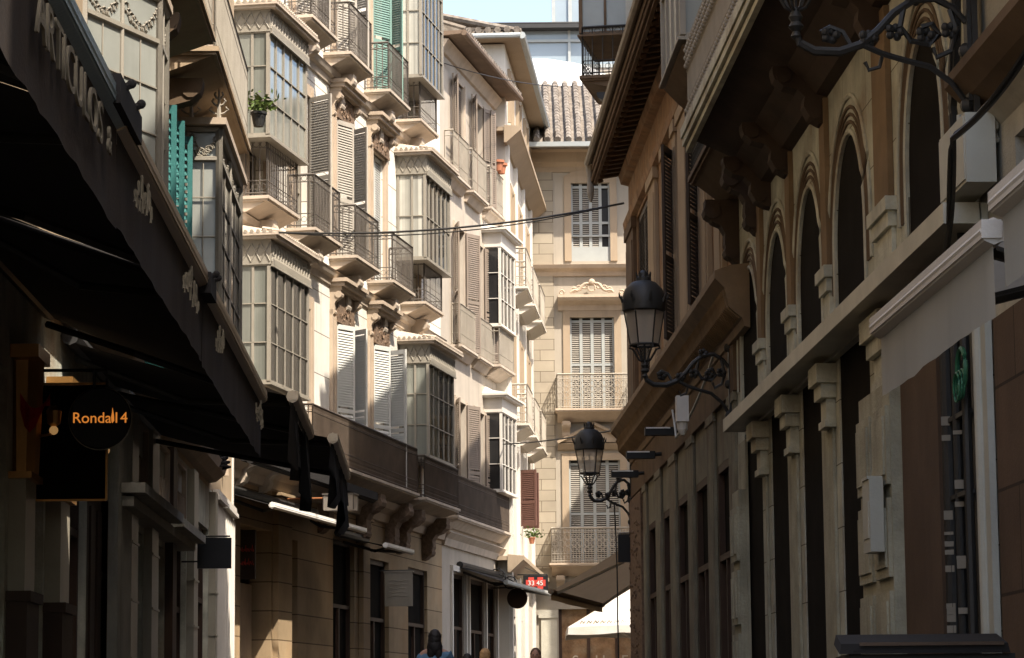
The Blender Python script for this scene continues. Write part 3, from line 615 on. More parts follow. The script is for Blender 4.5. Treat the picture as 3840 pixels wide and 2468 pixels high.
for dx in (0, 4.2, 8.4):
    for k, (uc, z0, z1, w) in enumerate(wins):
        uc += dx
        sm_ = 'blue_trim'
        mb = MB(-1)
        n = 4
        for q in range(n + 1): mb.box(uc - w / 2 + w * q / n - (0.045 if 0 < q < n else 0.0) - (0.05 if q == n else 0), uc - w / 2 + w * q / n + (0.045 if 0 < q < n else 0) + (0.05 if q == 0 else 0), -0.14, -0.08, z0, z1)
        for z in (z0, z0 + (z1 - z0) * 0.48, z1 - 0.14): mb.box(uc - w / 2, uc + w / 2, -0.138, -0.085, z, z + 0.07)
        if k == 0: mb.box(uc - w / 2, uc + w / 2, -0.07, -0.03, z0, z0 + 0.42); mb.box(uc - w / 2, uc + w / 2, -0.07, -0.03, z0 + 0.72, z0 + 0.78)
        win = mb.build('window', sm_, HE)
        for q in range(n):
            if k == 0 and q == 3: continue
            mb = MB(-1); a = uc - w / 2 + w * q / n + 0.05; z = z0 + 0.05
            while z < z1 - 0.15: mb.hexa([(a, -0.12, z + 0.02), (a + w / n - 0.1, -0.12, z + 0.02), (a + w / n - 0.1, -0.115, z + 0.03), (a, -0.115, z + 0.03), (a, -0.105, z), (a + w / n - 0.1, -0.105, z), (a + w / n - 0.1, -0.1, z + 0.012), (a, -0.1, z + 0.012)]); z += 0.055
            mb.build('shutter', 'grey_shutter', win)
        pane_set(win, -1, uc, w, z0, z1, o=-0.16)
        mb = MB(-1); a, b2 = uc - w / 2, uc + w / 2
        sw = 0.2
        mb.box(a - sw, a, 0.002, 0.06, z0, z1 + sw); mb.box(b2, b2 + sw, 0.002, 0.06, z0, z1 + sw); mb.box(a, b2, 0.002, 0.057, z1, z1 + sw)
        if k == 0: mb.profo([(a - sw, z1 + sw), (b2 + sw, z1 + sw), (b2, z1 + sw + 0.12), (uc, z1 + sw + 0.2), (a, z1 + sw + 0.12)], 0.002, 0.07)
        mb.build('surround', 'ochre_wall', win)
        if k == 1:
            mb = MB(-1); mb.prof([(0, z1 + 0.2), (0.08, z1 + 0.2), (0.12, z1 + 0.34), (0.42, z1 + 0.44), (0.5, z1 + 0.52), (0.5, z1 + 0.60), (0, z1 + 0.63)], a - 0.34, b2 + 0.34)
            zb = z1 + 0.63
            for sgn in (-1, 1):
                pts = [(uc + sgn * 0.62 * (1 - t) + 0.02 * math.sin(9 * t), 0.26, zb + 0.06 + 0.36 * t ** 1.4 + 0.04 * math.sin(12 * t)) for t in [q / 12 for q in range(13)]]
                mb.tube(pts, 0.045, 6)
                for t in (0.15, 0.4, 0.65): mb.ring((uc + sgn * 0.6 * (1 - t), 0.26, zb + 0.1 + 0.22 * t), 0.07, 0.026, n=10, k=4)
                mb.ring((uc + sgn * 0.86, 0.26, zb + 0.07), 0.06, 0.024, n=10, k=4)
            mb.ball((uc, 0.26, zb + 0.36), 0.1, 8); mb.ring((uc, 0.26, zb + 0.2), 0.1, 0.03)
            mb.build('pediment', 'tan_trim', win)
        if k == 2:
            mb = MB(-1); mb.prof([(0, z1 + 0.28), (0.1, z1 + 0.3), (0.26, z1 + 0.46), (0, z1 + 0.5)], a - 0.3, b2 + 0.3)
            mb._ext([(a - 0.3, 0.002, z1 + 0.5), (b2 + 0.3, 0.002, z1 + 0.5), (uc, 0.002, z1 + 1.02)], [(a - 0.3, 0.2, z1 + 0.5), (b2 + 0.3, 0.2, z1 + 0.5), (uc, 0.2, z1 + 1.02)])
            for sgn in (-1, 1): mb.hexa([(uc, 0.2, z1 + 0.98), (uc + sgn * (w / 2 + 0.3), 0.2, z1 + 0.46), (uc + sgn * (w / 2 + 0.3), 0.3, z1 + 0.46), (uc, 0.3, z1 + 0.98), (uc, 0.2, z1 + 1.07), (uc + sgn * (w / 2 + 0.34), 0.2, z1 + 0.53), (uc + sgn * (w / 2 + 0.34), 0.3, z1 + 0.53), (uc, 0.3, z1 + 1.07)])
            mb.build('pediment', 'ochre_wall', win)
    for zt, u0, u1 in ((9.40, 1.27, 3.42), (5.02, 1.06, 3.6)):
        mb = MB(-1); u0 += dx; u1 += dx; slab(mb, u0 - 0.06, u1 + 0.06, 0.72, zt, 0.34)
        bal = mb.build('balcony', 'tan_trim', HE)
        mb = MB(-1); path = [(u0, 0.02), (u0, 0.66), (u1, 0.66), (u1, 0.02)]
        railing(mb, path, zt, zt + 0.98, 0.085, 0.008, rings=True, top=0.025)
        for (p, q) in zip(path, path[1:]):                     # cast scrollwork between the bars
            P, Q = Vector((*p, 0)), Vector((*q, 0)); L = (Q - P).length; n = max(2, int(L / 0.17)); d = (Q - P) / L
            for i in range(n):
                c = P.lerp(Q, (i + 0.5) / n)
                for zz in (0.38, 0.55, 0.72):
                    mb.tube([tuple(c + d * (0.075 * math.cos(t * math.pi / 5)) + Vector((0, 0, zt + zz + 0.075 * math.sin(t * math.pi / 5)))) for t in range(10)], 0.011, 3, True)
        mb.build('railing', 'pale_iron', bal)
        for uu in (u0 + 0.25, u1 - 0.25): mb = MB(-1); scroll(mb, uu, 0.22, 0.5, zt - 0.34, 0.55); mb.build('corbel', 'tan_trim', bal)
mb = MB(-1); mb.box(1.25, 3.7, -0.26, -0.2, 0, 3.75); dE = mb.build('door', 'rust_plaster', HE, label='wide brown panelled shop door')
mb = MB(-1)
for a in (1.25, 2.05, 2.85, 3.6): mb.box(a, a + 0.09, -0.2, -0.16, 0, 3.75)
mb.build('frame', 'dark_wood', dE)
MU = Matrix(((1, 0, 0, 0), (0, 0, -1, 0), (0, 1, 0, 0), (0, 0, 0, 1)))           # lettering that faces out of an L-side facade
for ch, uu in (('S', 1.72), ('U', 2.42), ('E', 3.12)):
    lettering('letter', ch, 0.42, 'chalk_letter', dE, Matrix.Translation((uu, 0.185, 2.28)) @ MU)
mb = MB(-1); mb.box(5.2, 7.8, -0.26, -0.2, 0, 3.75); mb.build('door', 'brown_panel', HE)
mb = MB(-1); mb.box(0.75, 1.2, 0.002, 0.08, 0, 3.72); mb.box(0.68, 1.22, 0.08, 0.12, 3.5, 3.72); mb.build('pilaster', 'grey_plaster', HE)
# ================================================================ shaded house at the near left
HL = Root('shop_house', 'dark shaded shop house with pale glazed bays and teal shutters, nearest on the left', 'house', FL)
LG = [(-1.6, 2.6, 0, 3.4), (3.2, 7.4, 0, 3.4), (8.0, 11.3, 0, 3.2), (12.1, 13.4, 0, 3.2), (14.2, 16.3, 0, 3.3), (16.35, 19.3, 0, 2.9), (20.05, 21.45, 0, 2.62), (22.3, 24.0, 0, 2.62), (24.6, 27.0, 0, 2.9), (27.8, 30.6, 0, 3.3)]
lops = [(19.55, 20.6, 4.3, 7.0), (21.0, 22.0, 4.3, 7.0), (23.6, 25.2, 7.72, 10.3), (18.6, 19.8, 7.72, 10.3), (14.0, 15.3, 7.72, 10.3), (28.5, 29.7, 4.3, 7.0), (28.5, 29.7, 7.72, 10.3), (32, 33.2, 4.3, 7.0), (32, 33.2, 7.72, 10.3)]
mb = MB(-1); mb.use('arcade_stone'); body(mb, -3, 35.3, 3.9, LG, 0.5, 6.0); mb.use('ochre_pilaster')
wall_sheet(mb, -3, 35.3, 3.9, 15.0, lops, 0.3); mb.box(-3, 35.3, -6, -0.3, 3.9, 15.0); mb.quad((35.3, 0, 3.9), (35.3, -0.3, 3.9), (35.3, -0.3, 15), (35.3, 0, 15))
mb.build('wall', 'arcade_stone', HL)
mb = MB(-1); mb.hexa([(-3, -6.2, 15.0), (35.5, -6.2, 15.0), (35.5, 0.5, 15.0), (-3, 0.5, 15.0), (-3, -3, 16.6), (35.5, -3, 16.6), (35.5, -2.8, 16.6), (-3, -2.8, 16.6)]); mb.build('roof', 'roof_tile', HL)
mb = MB(-1); mb.prof([(0, 3.98), (0.1, 4.0), (0.22, 4.1), (0.26, 4.22), (0, 4.25)], -3, 30.8); mb.build('cornice', 'tan_trim', HL)
for a, b2, c, z in LG: shop(HL, a, b2, z, dep=-0.15)
for a, b2, c, z in lops: window(HL, (a + b2) / 2, b2 - a, c, z, sm='dark_shutter', sur='tan_trim', surw=0.12)
# slim columns of the shopfront: brass cap, marble shaft, dark red base
for u0, u1 in ((7.5, 7.92), (11.45, 11.98), (13.5, 14.08)):
    mb = MB(-1); mb.use('dark_wood'); mb.box(u0 - 0.06, u1 + 0.06, 0.002, 0.16, 0, 1.45); mb.box(u0 - 0.09, u1 + 0.09, 0.002, 0.19, 1.45, 1.53)
    mb.use('marble'); mb.box(u0, u1, 0.002, 0.13, 1.53, 2.38); mb.use('brass'); mb.box(u0 - 0.05, u1 + 0.05, 0.002, 0.18, 2.38, 2.43)
    mb.tube([((u0 + u1) / 2, 0.07, 2.43), ((u0 + u1) / 2, 0.07, 3.3)], [0.12, 0.15], 10); mb.box(u0 - 0.06, u1 + 0.06, 0.002, 0.22, 3.3, 3.4); mb.build('column', 'marble', HL)
for u0, u1, m in ((18.05, 19.3, 'grey_plaster'), (19.35, 20.0, 'marble'), (21.5, 22.25, 'marble'), (24.05, 24.55, 'dark_wood'), (27.05, 27.7, 'marble'), (30.7, 31.1, 'marble')):
    mb = MB(-1); mb.box(u0, u1, 0.002, 0.10, 0, 3.85)
    if m == 'marble':
        for z in (0.6, 1.2, 1.8, 2.4, 3.0): mb.box(u0 - 0.015, u1 + 0.015, 0.002, 0.115, z, z + 0.025)
    mb.build('pilaster', m, HL)
for u0, u1 in ((16.35, 18.0), (24.6, 25.8)):
    mb = MB(-1); mb.box(u0, u1, -0.12, -0.06, 0, 2.85)
    for q in range(3): mb.box(u0 + 0.12 + q * (u1 - u0) / 3, u0 - 0.1 + (q + 1) * (u1 - u0) / 3, -0.06, -0.04, 0.3, 2.6)
    mb.build('door', 'dark_wood', HL, label='brown panelled door leaf')
mb = MB(-1); mb.box(18.3, 22.7, 0.1, 0.34, 2.83, 2.93); mb.box(22.8, 25.9, 0.1, 0.34, 2.80, 2.90); mb.box(18.35, 25.8, 0.0, 0.22, 2.70, 2.80); mb.build('cornice', 'grey_plaster', HL)
for u0, u1 in ((20.05, 21.4), (22.35, 24.0), (25.0, 26.3)):                  # moulded panels above the ledge
    mb = MB(-1); zb, zt = 2.98, 3.80
    for a, b2, c, d in ((u0, u1, zb, zb + 0.04), (u0, u1, zt - 0.05, zt), (u0, u0 + 0.05, zb, zt), (u1 - 0.05, u1, zb, zt)): mb.box(a, b2, 0.002, 0.06, c, d)
    n = 5
    for k in range(n): mb.tube([(u0 + (u1 - u0) * (k + 0.5) / n + 0.06 * math.cos(t), 0.03, zb + 0.1 + (0.34 if 0 < t < 3.2 else 0.0) * math.sin(t)) for t in [0, 0.4, 0.8, 1.2, 1.57, 1.95, 2.3, 2.7, 3.14]], 0.014, 4)
    mb.build('moulded_panel', 'tan_trim', HL)
for u0, u1 in ((31.5, 32.9), (33.1, 35.25)):                                  # fluted corner pilasters
    mb = MB(-1); mb.box(u0, u1, 0.002, 0.035, 0, 3.95); n = 6
    for k in range(n + 1): mb.tube([(u0 + 0.03 + (u1 - u0 - 0.06) * k / n, 0.035, 0.1), (u0 + 0.03 + (u1 - u0 - 0.06) * k / n, 0.035, 3.75)], 0.03, 8)
    mb.box(u0 - 0.05, u1 + 0.03, 0.002, 0.12, 3.80, 3.86); mb.box(u0 - 0.02, u1 + 0.02, 0.002, 0.09, 3.86, 3.95)
    mb.build('pilaster', 'white_paint', HL)
mb = MB(-1); mb.box(35.3, 35.40, -1.0, 0.03, 0, 5.6); mb.build('pilaster', 'white_paint', HL)
# glazed bay with canted sides
def canted(root, pts, zb, zt, fm, gm, rows, frieze=0.4, div=2, front=None):
    mb = MB(-1); zg = zt - frieze
    B = None
    for (a, b2) in zip(pts, pts[1:]):
        A, Bv = Vector((*a, 0)), Vector((*b2, 0))
        for k in range(div + 1):
            p = A.lerp(Bv, k / div); w = 0.045 if k in (0, div) else 0.026; mb.lathe((p.x, p.y, zb), [(w, 0), (w, zt - zb)], 6)
            if k < div:
                q = A.lerp(Bv, (k + 0.5) / div); mb.lathe((q.x, q.y, zb), [(0.008, 0), (0.008, zg - zb)], 4)
        for k in range(rows + 1):
            z = zb + (zg - zb) * k / rows; mb.tube([(*a, z), (*b2, z)], 0.011 if 0 < k < rows else 0.035, 5)
        mb.tube([(*a, zt), (*b2, zt)], 0.05, 6)
        d = (Bv - A).normalized(); L = (Bv - A).length; rnd = random.Random(int(a[0] * 7))
        for k in range(div):                                        # iron scrollwork in the frieze
            c0 = A.lerp(Bv, (k + 0.5) / div)
            for q in range(14):
                t = q / 13; off = (t - 0.5) * L / div * 0.92; hh = 0.06 + 0.26 * (2 * t - 1) ** 2 * 0.9 + rnd.uniform(-0.02, 0.02); r = rnd.uniform(0.022, 0.05)
                c = c0 + d * off; mb.tube([(c.x + d.x * r * math.cos(w), c.y + d.y * r * math.cos(w), zg + hh + r * math.sin(w)) for w in [0.8 * i for i in range(7)]], 0.010, 4)
    B = mb.build('bay_window', fm, root)
    mb = MB(-1); c = (sum(p[0] for p in pts) / len(pts), sum(p[1] for p in pts) / len(pts))
    ins = [(p[0] + (c[0] - p[0]) * 0.02, p[1] + (c[1] - p[1]) * 0.02) for p in pts]
    for i, (a, b2) in enumerate(zip(ins, ins[1:])): mb.use(front if front and i == 1 else gm); mb.quad((*a, zb), (*b2, zb), (*b2, zt), (*a, zt))
    mb.build('glass', gm, B)
    mb = MB(-1); big = [(p[0] + (p[0] - c[0]) * 0.08, p[1] + (p[1] - 0) * 0.12) for p in pts]; mb.profz(big, zt + 0.02, zt + 0.1); mb.profz([(p[0], p[1]) for p in pts], zb - 0.12, zb - 0.02); mb.build('roof', 'tan_trim', B)
    return B
canted(HL, [(15.6, 0.0), (16.9, 0.57), (17.6, 0.57), (18.7, 0.0)], 4.3, 7.52, 'bay_frame', 'pale_pane', 6, 0.44)
canted(HL, [(15.6, 0.0), (16.9, 0.57), (17.6, 0.57), (18.7, 0.0)], 7.7, 10.6, 'bay_frame', 'pale_pane', 5, 0.5)
B2 = canted(HL, [(22.45, 0.0), (22.5, 0.74), (26.0, 0.74), (26.05, 0.0)], 4.3, 7.42, 'bay_frame', 'pale_pane', 6, 0.36, front='dark_glass')
mb = MB(-1)                                                             # cast finials along the bay roof
for oo in (0.12, 0.42, 0.74):
    mb.tube([(22.4, oo, 7.5), (22.4, oo, 7.86)], [0.03, 0.01], 5)
    for sgn in (-1, 1):
        for hh, ww in ((7.56, 0.11), (7.66, 0.08), (7.74, 0.05)): mb.tube([(22.4, oo, hh), (22.4, oo + sgn * ww * 0.6, hh + 0.02), (22.4, oo + sgn * ww, hh + 0.06), (22.4, oo + sgn * ww * 0.7, hh + 0.09)], 0.013, 4)
mb.build('finial', 'pale_iron', B2)
for u0, u1 in ((17.8, 20.35), (20.75, 26.3)):                              # second floor balconies seen from below
    bb = balcony(HL, u0, u1, 0.86, 7.98, 1.0, sm='ochre_pilaster', rm='lattice_iron', corb=0, sp=0.075, t=0.30)
    uc = u0 + 0.4
    while uc < u1: mb = MB(-1); scroll(mb, uc, 0.26, 0.66, 7.68, 0.75); mb.build('corbel', 'arcade_trim', bb); uc += 2.2
for k, (hu, oo, a) in enumerate(((19.62, 0.03, 94), (20.62, 0.03, 96), (21.62, 0.03, 93))):
    mb = MB(-1); leaf(mb, hu, oo, math.cos(R_(a)), math.sin(R_(a)), 0.48, 4.35, 7.05 + 0.04 * k, pitch=0.085); mb.box(hu - 0.03, hu + 0.03, 0, 0.06, 4.35, 7.0); mb.build('shutter', 'teal_shutter', HL, label='teal louvred shutter standing open')

# ================================================================ awnings of the near left shops
def awning(name, label, fr, u0, u1, o, zf, zw, cloth, bar, val=0.42, valm=None, cat='awning', group=None, arms=True, arm='iron', text=None, bulge=0.03, blue=None, wo=0.05):
    t = Root(name, label, cat, fr, u0, 0, 0, group); s = fr.s; L = u1 - u0; rnd = random.Random(int(u0 * 13 + 5))
    mb = MB(s); n = max(4, int(L / 0.5)); m = 6
    P = [[(L * i / n, wo + (o - wo) * j / m, zw + (zf - zw) * j / m - bulge * math.sin(math.pi * j / m) * 1.0) for j in range(m + 1)] for i in range(n + 1)]
    for i in range(n):
        for j in range(m):
            mb.quad(P[i][j], P[i + 1][j], P[i + 1][j + 1], P[i][j + 1])
    mb.build('canopy', cloth, t, True)
    mb = MB(s); mb.tube([(-0.02, o, zf), (L + 0.02, o, zf)], 0.055, 8); mb.box(-0.03, L + 0.03, o - 0.03, o + 0.05, zf - 0.03, zf + 0.045); mb.build('front_bar', bar, t)
    mb = MB(s); mb.tube([(0, wo + 0.03, zw + 0.04), (L, wo + 0.03, zw + 0.04)], 0.08, 8); mb.build('roller', 'iron', t)
    if val:
        mb = MB(s); k = max(6, int(L / 0.14))
        ph = [rnd.uniform(-0.02, 0.02) for _ in range(k + 1)]
        for i in range(k):
            f = lambda q: (L * q / k, o + 0.004 * math.sin(q * 1.3) + 0.1 * ph[q], zf - val + 0.006 * math.sin(q * 0.31) + 0.15 * ph[q])
            a, b2 = f(i), f(i + 1); mb.quad((L * i / k, o, zf), (L * (i + 1) / k, o, zf), b2, a)
        v = mb.build('valance', valm or cloth, t, True)
        if text:
            for body_, uu, size, sx, dz in text:
                M4 = Matrix.Translation((uu, s * (o + 0.035), zf - val * 0.5 + dz)) @ (Matrix(((1, 0, 0, 0), (0, 0, -1, 0), (0, 1, 0, 0), (0, 0, 0, 1))))
                lettering('letter', body_, size, 'cream_letter', v, M4, sx=sx)
    if arms:
        for uu, e in ((0.35, 0.9), (L - 0.35, -0.9)): mb = MB(s); mb.tube([(uu, 0.1, zw - 0.12), (uu + e, o * 0.5, (zf + zw) / 2 - 0.14), (uu, o - 0.06, zf - 0.02)], 0.03, 6); mb.build('arm', arm, t)
    return t
awning('shop_awning', 'brown and black awning nearest at the left, its hanging valance lettered in cream', FL, -2.6, 2.38, 1.8, 3.2, 3.86, 'canvas_black', 'bar_blue', 0.5, 'canvas_brown',
       text=[('ARTICULOS', 3.15, 0.25, 1.5, 0.02), ('&', 4.4, 0.17, 1.1, 0.02)], group='long brown awnings of the near shops')
A2 = awning('shop_awning', 'middle one of the three long brown awnings, with worn pale marks on its valance', FL, 2.40, 7.13, 1.8, 3.19, 3.86, 'canvas_black', 'awning_bar', 0.48, 'canvas_brown', group='long brown awnings of the near shops')
A3 = awning('shop_awning', 'farthest of the three long brown awnings, its tan bar ending above the black flaps', FL, 7.15, 13.1, 1.8, 3.18, 3.86, 'canvas_black', 'awning_bar', 0.5, 'canvas_brown', group='long brown awnings of the near shops')
for t, spans, zf in ((A2, ((0.35, 1.15), (2.9, 3.9)), 3.18), (A3, ((0.5, 1.2), (4.6, 5.5)), 3.16)):        # worn, unreadable pale brush marks on the valance
    rnd = random.Random(4)
    for a, b2 in spans:
        u = a; mb = MB(-1)
        while u < b2:
            z = zf - 0.27 + rnd.uniform(-0.05, 0.06); h = rnd.uniform(0.05, 0.13); w = rnd.uniform(0.02, 0.05)
            mb.tube([(u, 1.845, z), (u + w * 0.6, 1.845, z + h), (u + w, 1.845, z + h * 0.3)], 0.007, 4); u += w + rnd.uniform(0.02, 0.05)
        mb.build('brush_marks', 'cream_letter', [c for c in t.ob.children if c.name.startswith('valance')][0])
for (u0, u1, z) in ((2.0, 2.75, 3.22), (7.02, 7.3, 3.16)):               # black end brackets between the bars
    mb = MB(-1); L = u1 - u0; mb.box(-0.1, L + 0.05, 1.75, 1.87, z - 0.06, z + 0.07)
    for q in (0.2, 0.75): mb.tube([(L * q, 1.85, z + 0.06), (L * q, 1.885, z + 0.075)], 0.018, 6); mb.ball((L * q, 1.89, z + 0.08), 0.022)
    mb.tube([(L * 0.5, 1.8, z), (L * 0.5, 0.05, z + 0.6)], 0.035, 6)
    o = mb.build('awning_bracket', 'canvas_black'); put(o, 'black bracket joining two awning bars, ' + ('nearer one' if u0 < 5 else 'farther one, by the glazed bay corner'), 'bracket', FL, u0, group='brackets between the awnings')
def flap_awning(label, u0, u1, o, zf, seed, flaps):
    t = awning('shop_awning', label, FL, u0, u1, o, zf, zf + 0.5, 'canvas_black', 'awning_bar', 0.12, group='black awnings with hanging flaps'); rnd = random.Random(seed)
    for a, b2, h in flaps:
        k = 8; mb = MB(-1)
        for i in range(k):
            f = lambda q, zz: (a + (b2 - a) * q / k, o + 0.06 * math.sin(q * 1.9 + seed) * (zf - zz) * 1.6, zz)
            lo = lambda q: zf - h * (0.72 + 0.28 * math.sin(q * 0.8 + seed)) 
            mb.quad(f(i, zf), f(i + 1, zf), f(i + 1, lo(i + 1)), f(i, lo(i)))
            mb.quad(*[(p[0], p[1] - 0.015, p[2]) for p in (f(i, zf), f(i + 1, zf), f(i + 1, lo(i + 1)), f(i, lo(i)))])
        o_ = mb.build('flap', 'canvas_black', t, True)
        for v in o_.data.vertices: v.co.x -= u0
    return t
flap_awning('short black awning just past the long brown ones, with limp hanging flaps', 14.3, 17.5, 2.0, 3.32, 2, ((14.3, 15.3, 0.66), (16.5, 17.4, 0.78)))
flap_awning('black awning farthest along the near house, a long flap hanging from its far end', 17.9, 22.2, 2.22, 3.32, 5, ((17.9, 19.2, 0.66), (20.4, 22.2, 0.74)))
# ribbed black Dutch canopy at the corner
t = Root('dutch_canopy', 'small black ribbed folding canopy over the corner shop door', 'canopy', FL, 29.6)
DC = lambda a, b2, k: (0.32 - 0.32 * k * math.cos(b2), 0.02 + 0.34 * k * math.sin(b2) * math.cos(a), 4.12 + 0.34 * k * math.sin(b2) * math.sin(a))
mb = MB(-1)
for k in range(8): mb.tube([DC(R_(3 + 12 * k), math.pi * q / 10, 1.0) for q in range(11)], 0.016, 5)
mb.build('ribs', 'canvas_black', t)
mb = MB(-1)
for k in range(7):
    for q in range(10): mb.quad(*[DC(R_(3 + 12 * kk), math.pi * qq / 10, 0.9) for kk, qq in ((k, q), (k + 1, q), (k + 1, q + 1), (k, q + 1))])
mb.build('canopy', 'canvas_black', t, True)
# round hanging sign, black square sign, red cloth, wall lamps
t = Root('hanging_sign', 'round black hanging sign with orange lettering and a little flame', 'sign', FL, 12.0, 0.62, 2.89)
mb = MB(-1); mb.xf = lambda u, o, z: (z, u, o)     # disc axis along u
mb.lathe((0, 0, -0.03), [(0.232, 0), (0.24, 0.012), (0.24, 0.048), (0.232, 0.06)], 40); mb.build('disc', 'black_paint', t, True)
mb = MB(-1); mb.ring((0.0, 0, 0), 0.24, 0.008, 'oz', 40); mb.build('rim', 'strip_metal', t)
MF = Matrix(((0, 0, -1, 0), (-1, 0, 0, 0), (0, 1, 0, 0), (0, 0, 0, 1)))             # lettering that faces back down the street (L-side)
lettering('letter', 'Ronda', 0.118, 'orange_letter', t, Matrix.Translation((-0.034, 0.062, 0.0)) @ MF, 0.003)
lettering('letter', '14', 0.118, 'orange_letter', t, Matrix.Translation((-0.034, -0.158, 0.0)) @ MF, 0.003)
mb = MB(-1); mb.poly([(-0.036, 0.098, -0.04), (-0.036, 0.112, -0.02), (-0.036, 0.110, 0.02), (-0.036, 0.104, 0.055), (-0.036, 0.097, 0.085), (-0.036, 0.094, 0.04), (-0.036, 0.088, 0.01), (-0.036, 0.090, -0.02)]); mb.build('flame', 'orange_letter', t)
mb = MB(-1); mb.tube([(0, 0.05, 0.24), (0, 0.05, 0.38), (0, -0.6, 0.38)], 0.014, 6); mb.tube([(0, -0.05, 0.24), (0, -0.05, 0.38)], 0.012, 6); mb.build('bracket', 'iron', t)
t = Root('hanging_sign', 'plain black square sign projecting by the white corner pilaster', 'sign', FL, 26.3, 0.42, 2.7)
mb = MB(-1); mb.box(-0.035, 0.035, -0.215, 0.215, -0.19, 0.2); mb.build('panel', 'black_paint', t)
mb = MB(-1); mb.tube([(0, -0.42, 0.22), (0, 0.2, 0.22)], 0.012, 6); mb.tube([(0, -0.42, -0.1), (0, -0.2, -0.1)], 0.012, 6); mb.build('bracket', 'iron', t)
t = Root('menu_case', 'lit glass menu case with a thin brass frame hanging under the round sign', 'menu case', FL, 12.3, 0.36, 0)
mb = MB(-1); 
for a in (-0.28, 0.28): mb.box(-0.02, 0.02, a - 0.008, a + 0.008, 2.28, 3.2)
for z in (2.28, 3.2): mb.box(-0.019, 0.019, -0.28, 0.28, z - 0.008, z + 0.008)
mb.build('frame', 'brass', t); mb = MB(-1); mb.box(0.0, 0.012, -0.27, 0.27, 2.29, 3.19); mb.build('panel', 'shop_dark', t)
mb = MB(-1); rnd = random.Random(8)
P = [[(0.0 + 0.05 * math.sin(i * 1.7 + j), -0.30 + 0.6 * i / 6, 3.35 - 0.20 * math.sin(math.pi * i / 6) - 0.17 * j * (0.6 + 0.4 * math.sin(i))) for j in range(3)] for i in range(7)]
for i in range(6):
    for j in range(2): mb.quad(P[i][j], P[i + 1][j], P[i + 1][j + 1], P[i][j + 1])
o = mb.build('swag', 'red_cloth', None, True); o.scale = (0.5, 0.38, 0.6); put(o, 'crumpled red cloth swag hanging at the far left shopfront', 'cloth', FL, 11.1, 0.24, 0.98)
for i, (uu, zz) in enumerate(((11.7, 2.72), (13.8, 2.75), (15.2, 2.9))):
    t = Root('wall_lamp', ['small brass wall lamp on the leftmost marble column', 'small brass wall lamp on the second marble column', 'small brass wall lamp right of the marble columns'][i], 'lamp', FL, uu, 0.2, zz, 'brass wall lamps of the left shop')
    mb = MB(-1); mb.tube([(0, -0.05, 0.0), (0, 0.08, 0.02), (0, 0.1, 0.1)], 0.012, 6); mb.lathe((0, 0.1, 0.08), [(0.02, 0), (0.05, 0.02), (0.06, 0.12), (0.03, 0.16)], 10); mb.build('lamp_body', 'brass', t)
    mb = MB(-1); mb.ball((0, 0.1, 0.05), 0.035); mb.build('bulb', 'warm_bulb', t)

# hanging plant on the balcony end
def plant(name, label, fr, u, o, z, size=0.3, n=120, seed=1, potm='terracotta'):
    t = Root(name, label, 'plant', fr, u, o, z); rnd = random.Random(seed); mb = MB(fr.s)
    for k in range(n):
        c = Vector((rnd.gauss(0, size * 0.45), rnd.gauss(0, size * 0.45), size * 0.35 + abs(rnd.gauss(0, size * 0.42)) - 0.12 * size * rnd.random()))
        d = Vector((rnd.uniform(-1, 1), rnd.uniform(-1, 1), rnd.uniform(-0.3, 0.9))).normalized(); w = d.cross(Vector((rnd.random(), rnd.random(), 0.2))).normalized(); L = rnd.uniform(0.06, 0.13)
        mb.quad(tuple(c), tuple(c + d * L * 0.5 + w * L * 0.22), tuple(c + d * L), tuple(c + d * L * 0.5 - w * L * 0.22))
    mb.build('foliage', 'leaf', t)
    mb = MB(fr.s); mb.lathe((0, 0, -size * 0.5), [(size * 0.25, 0), (size * 0.38, size * 0.6), (size * 0.42, size * 0.62), (size * 0.42, size * 0.75)], 12); mb.build('pot', potm, t); return t
plant('potted_plant', 'green trailing plant in a dark pot on the end of the near left balcony', FL, 26.5, 0.95, 8.42, 0.26, 150, 3, 'iron')
plant('potted_plant', 'small flowering plant hung on the wall low at the end of the street', FC, 2.0, 0.45, 5.15, 0.22, 110, 4, 'terracotta')
for i, (uu, lab) in enumerate(((5.35, 'left terracotta pot on the top balcony of the pinkish house'), (5.75, 'right terracotta pot on the top balcony of the pinkish house'))):
    mb = MB(-1); mb.lathe((0, 0, 0), [(0.09, 0), (0.13, 0.2), (0.16, 0.2), (0.16, 0.26), (0.02, 0.26)], 12); o = mb.build('flower_pot', 'terracotta'); put(o, lab, 'pot', FM, 17.0 + uu + 0.3, 0.28, 14.06, group='terracotta pots on the pinkish balcony')
# ================================================================ arcaded house on the right
HR = Root('arcade_house', 'shaded stone house with tall moulded arches and a long carved balcony', 'house', FR)
ARCH = [(4.35, 5.75), (7.62, 9.18), (9.95, 11.45), (12.2, 13.7), (14.45, 15.95)]
ZS, ZC = 4.30, 5.16
mb = MB(1); top = 6.0
def curve(a, b2, n=14, g=0.0):
    c, hw = (a + b2) / 2, (b2 - a) / 2 + g
    return [(c - hw * math.cos(math.pi * i / n), ZS + (ZC - ZS + g) * math.sin(math.pi * i / n)) for i in range(n + 1)]
us = 3.3
for a, b2 in ARCH:
    mb.quad((us, 0, 0), (a, 0, 0), (a, 0, top), (us, 0, top))
    cv = curve(a, b2)
    for (p, q) in zip(cv, cv[1:]):
        mb.quad((p[0], 0, p[1]), (q[0], 0, q[1]), (q[0], 0, top), (p[0], 0, top)); mb.quad((p[0], 0, p[1]), (q[0], 0, q[1]), (q[0], -0.55, q[1]), (p[0], -0.55, p[1]))
    for e in (a, b2): mb.quad((e, 0, 0), (e, -0.55, 0), (e, -0.55, ZS), (e, 0, ZS))
    us = b2
mb.quad((us, 0, 0), (16.5, 0, 0), (16.5, 0, top), (us, 0, top))
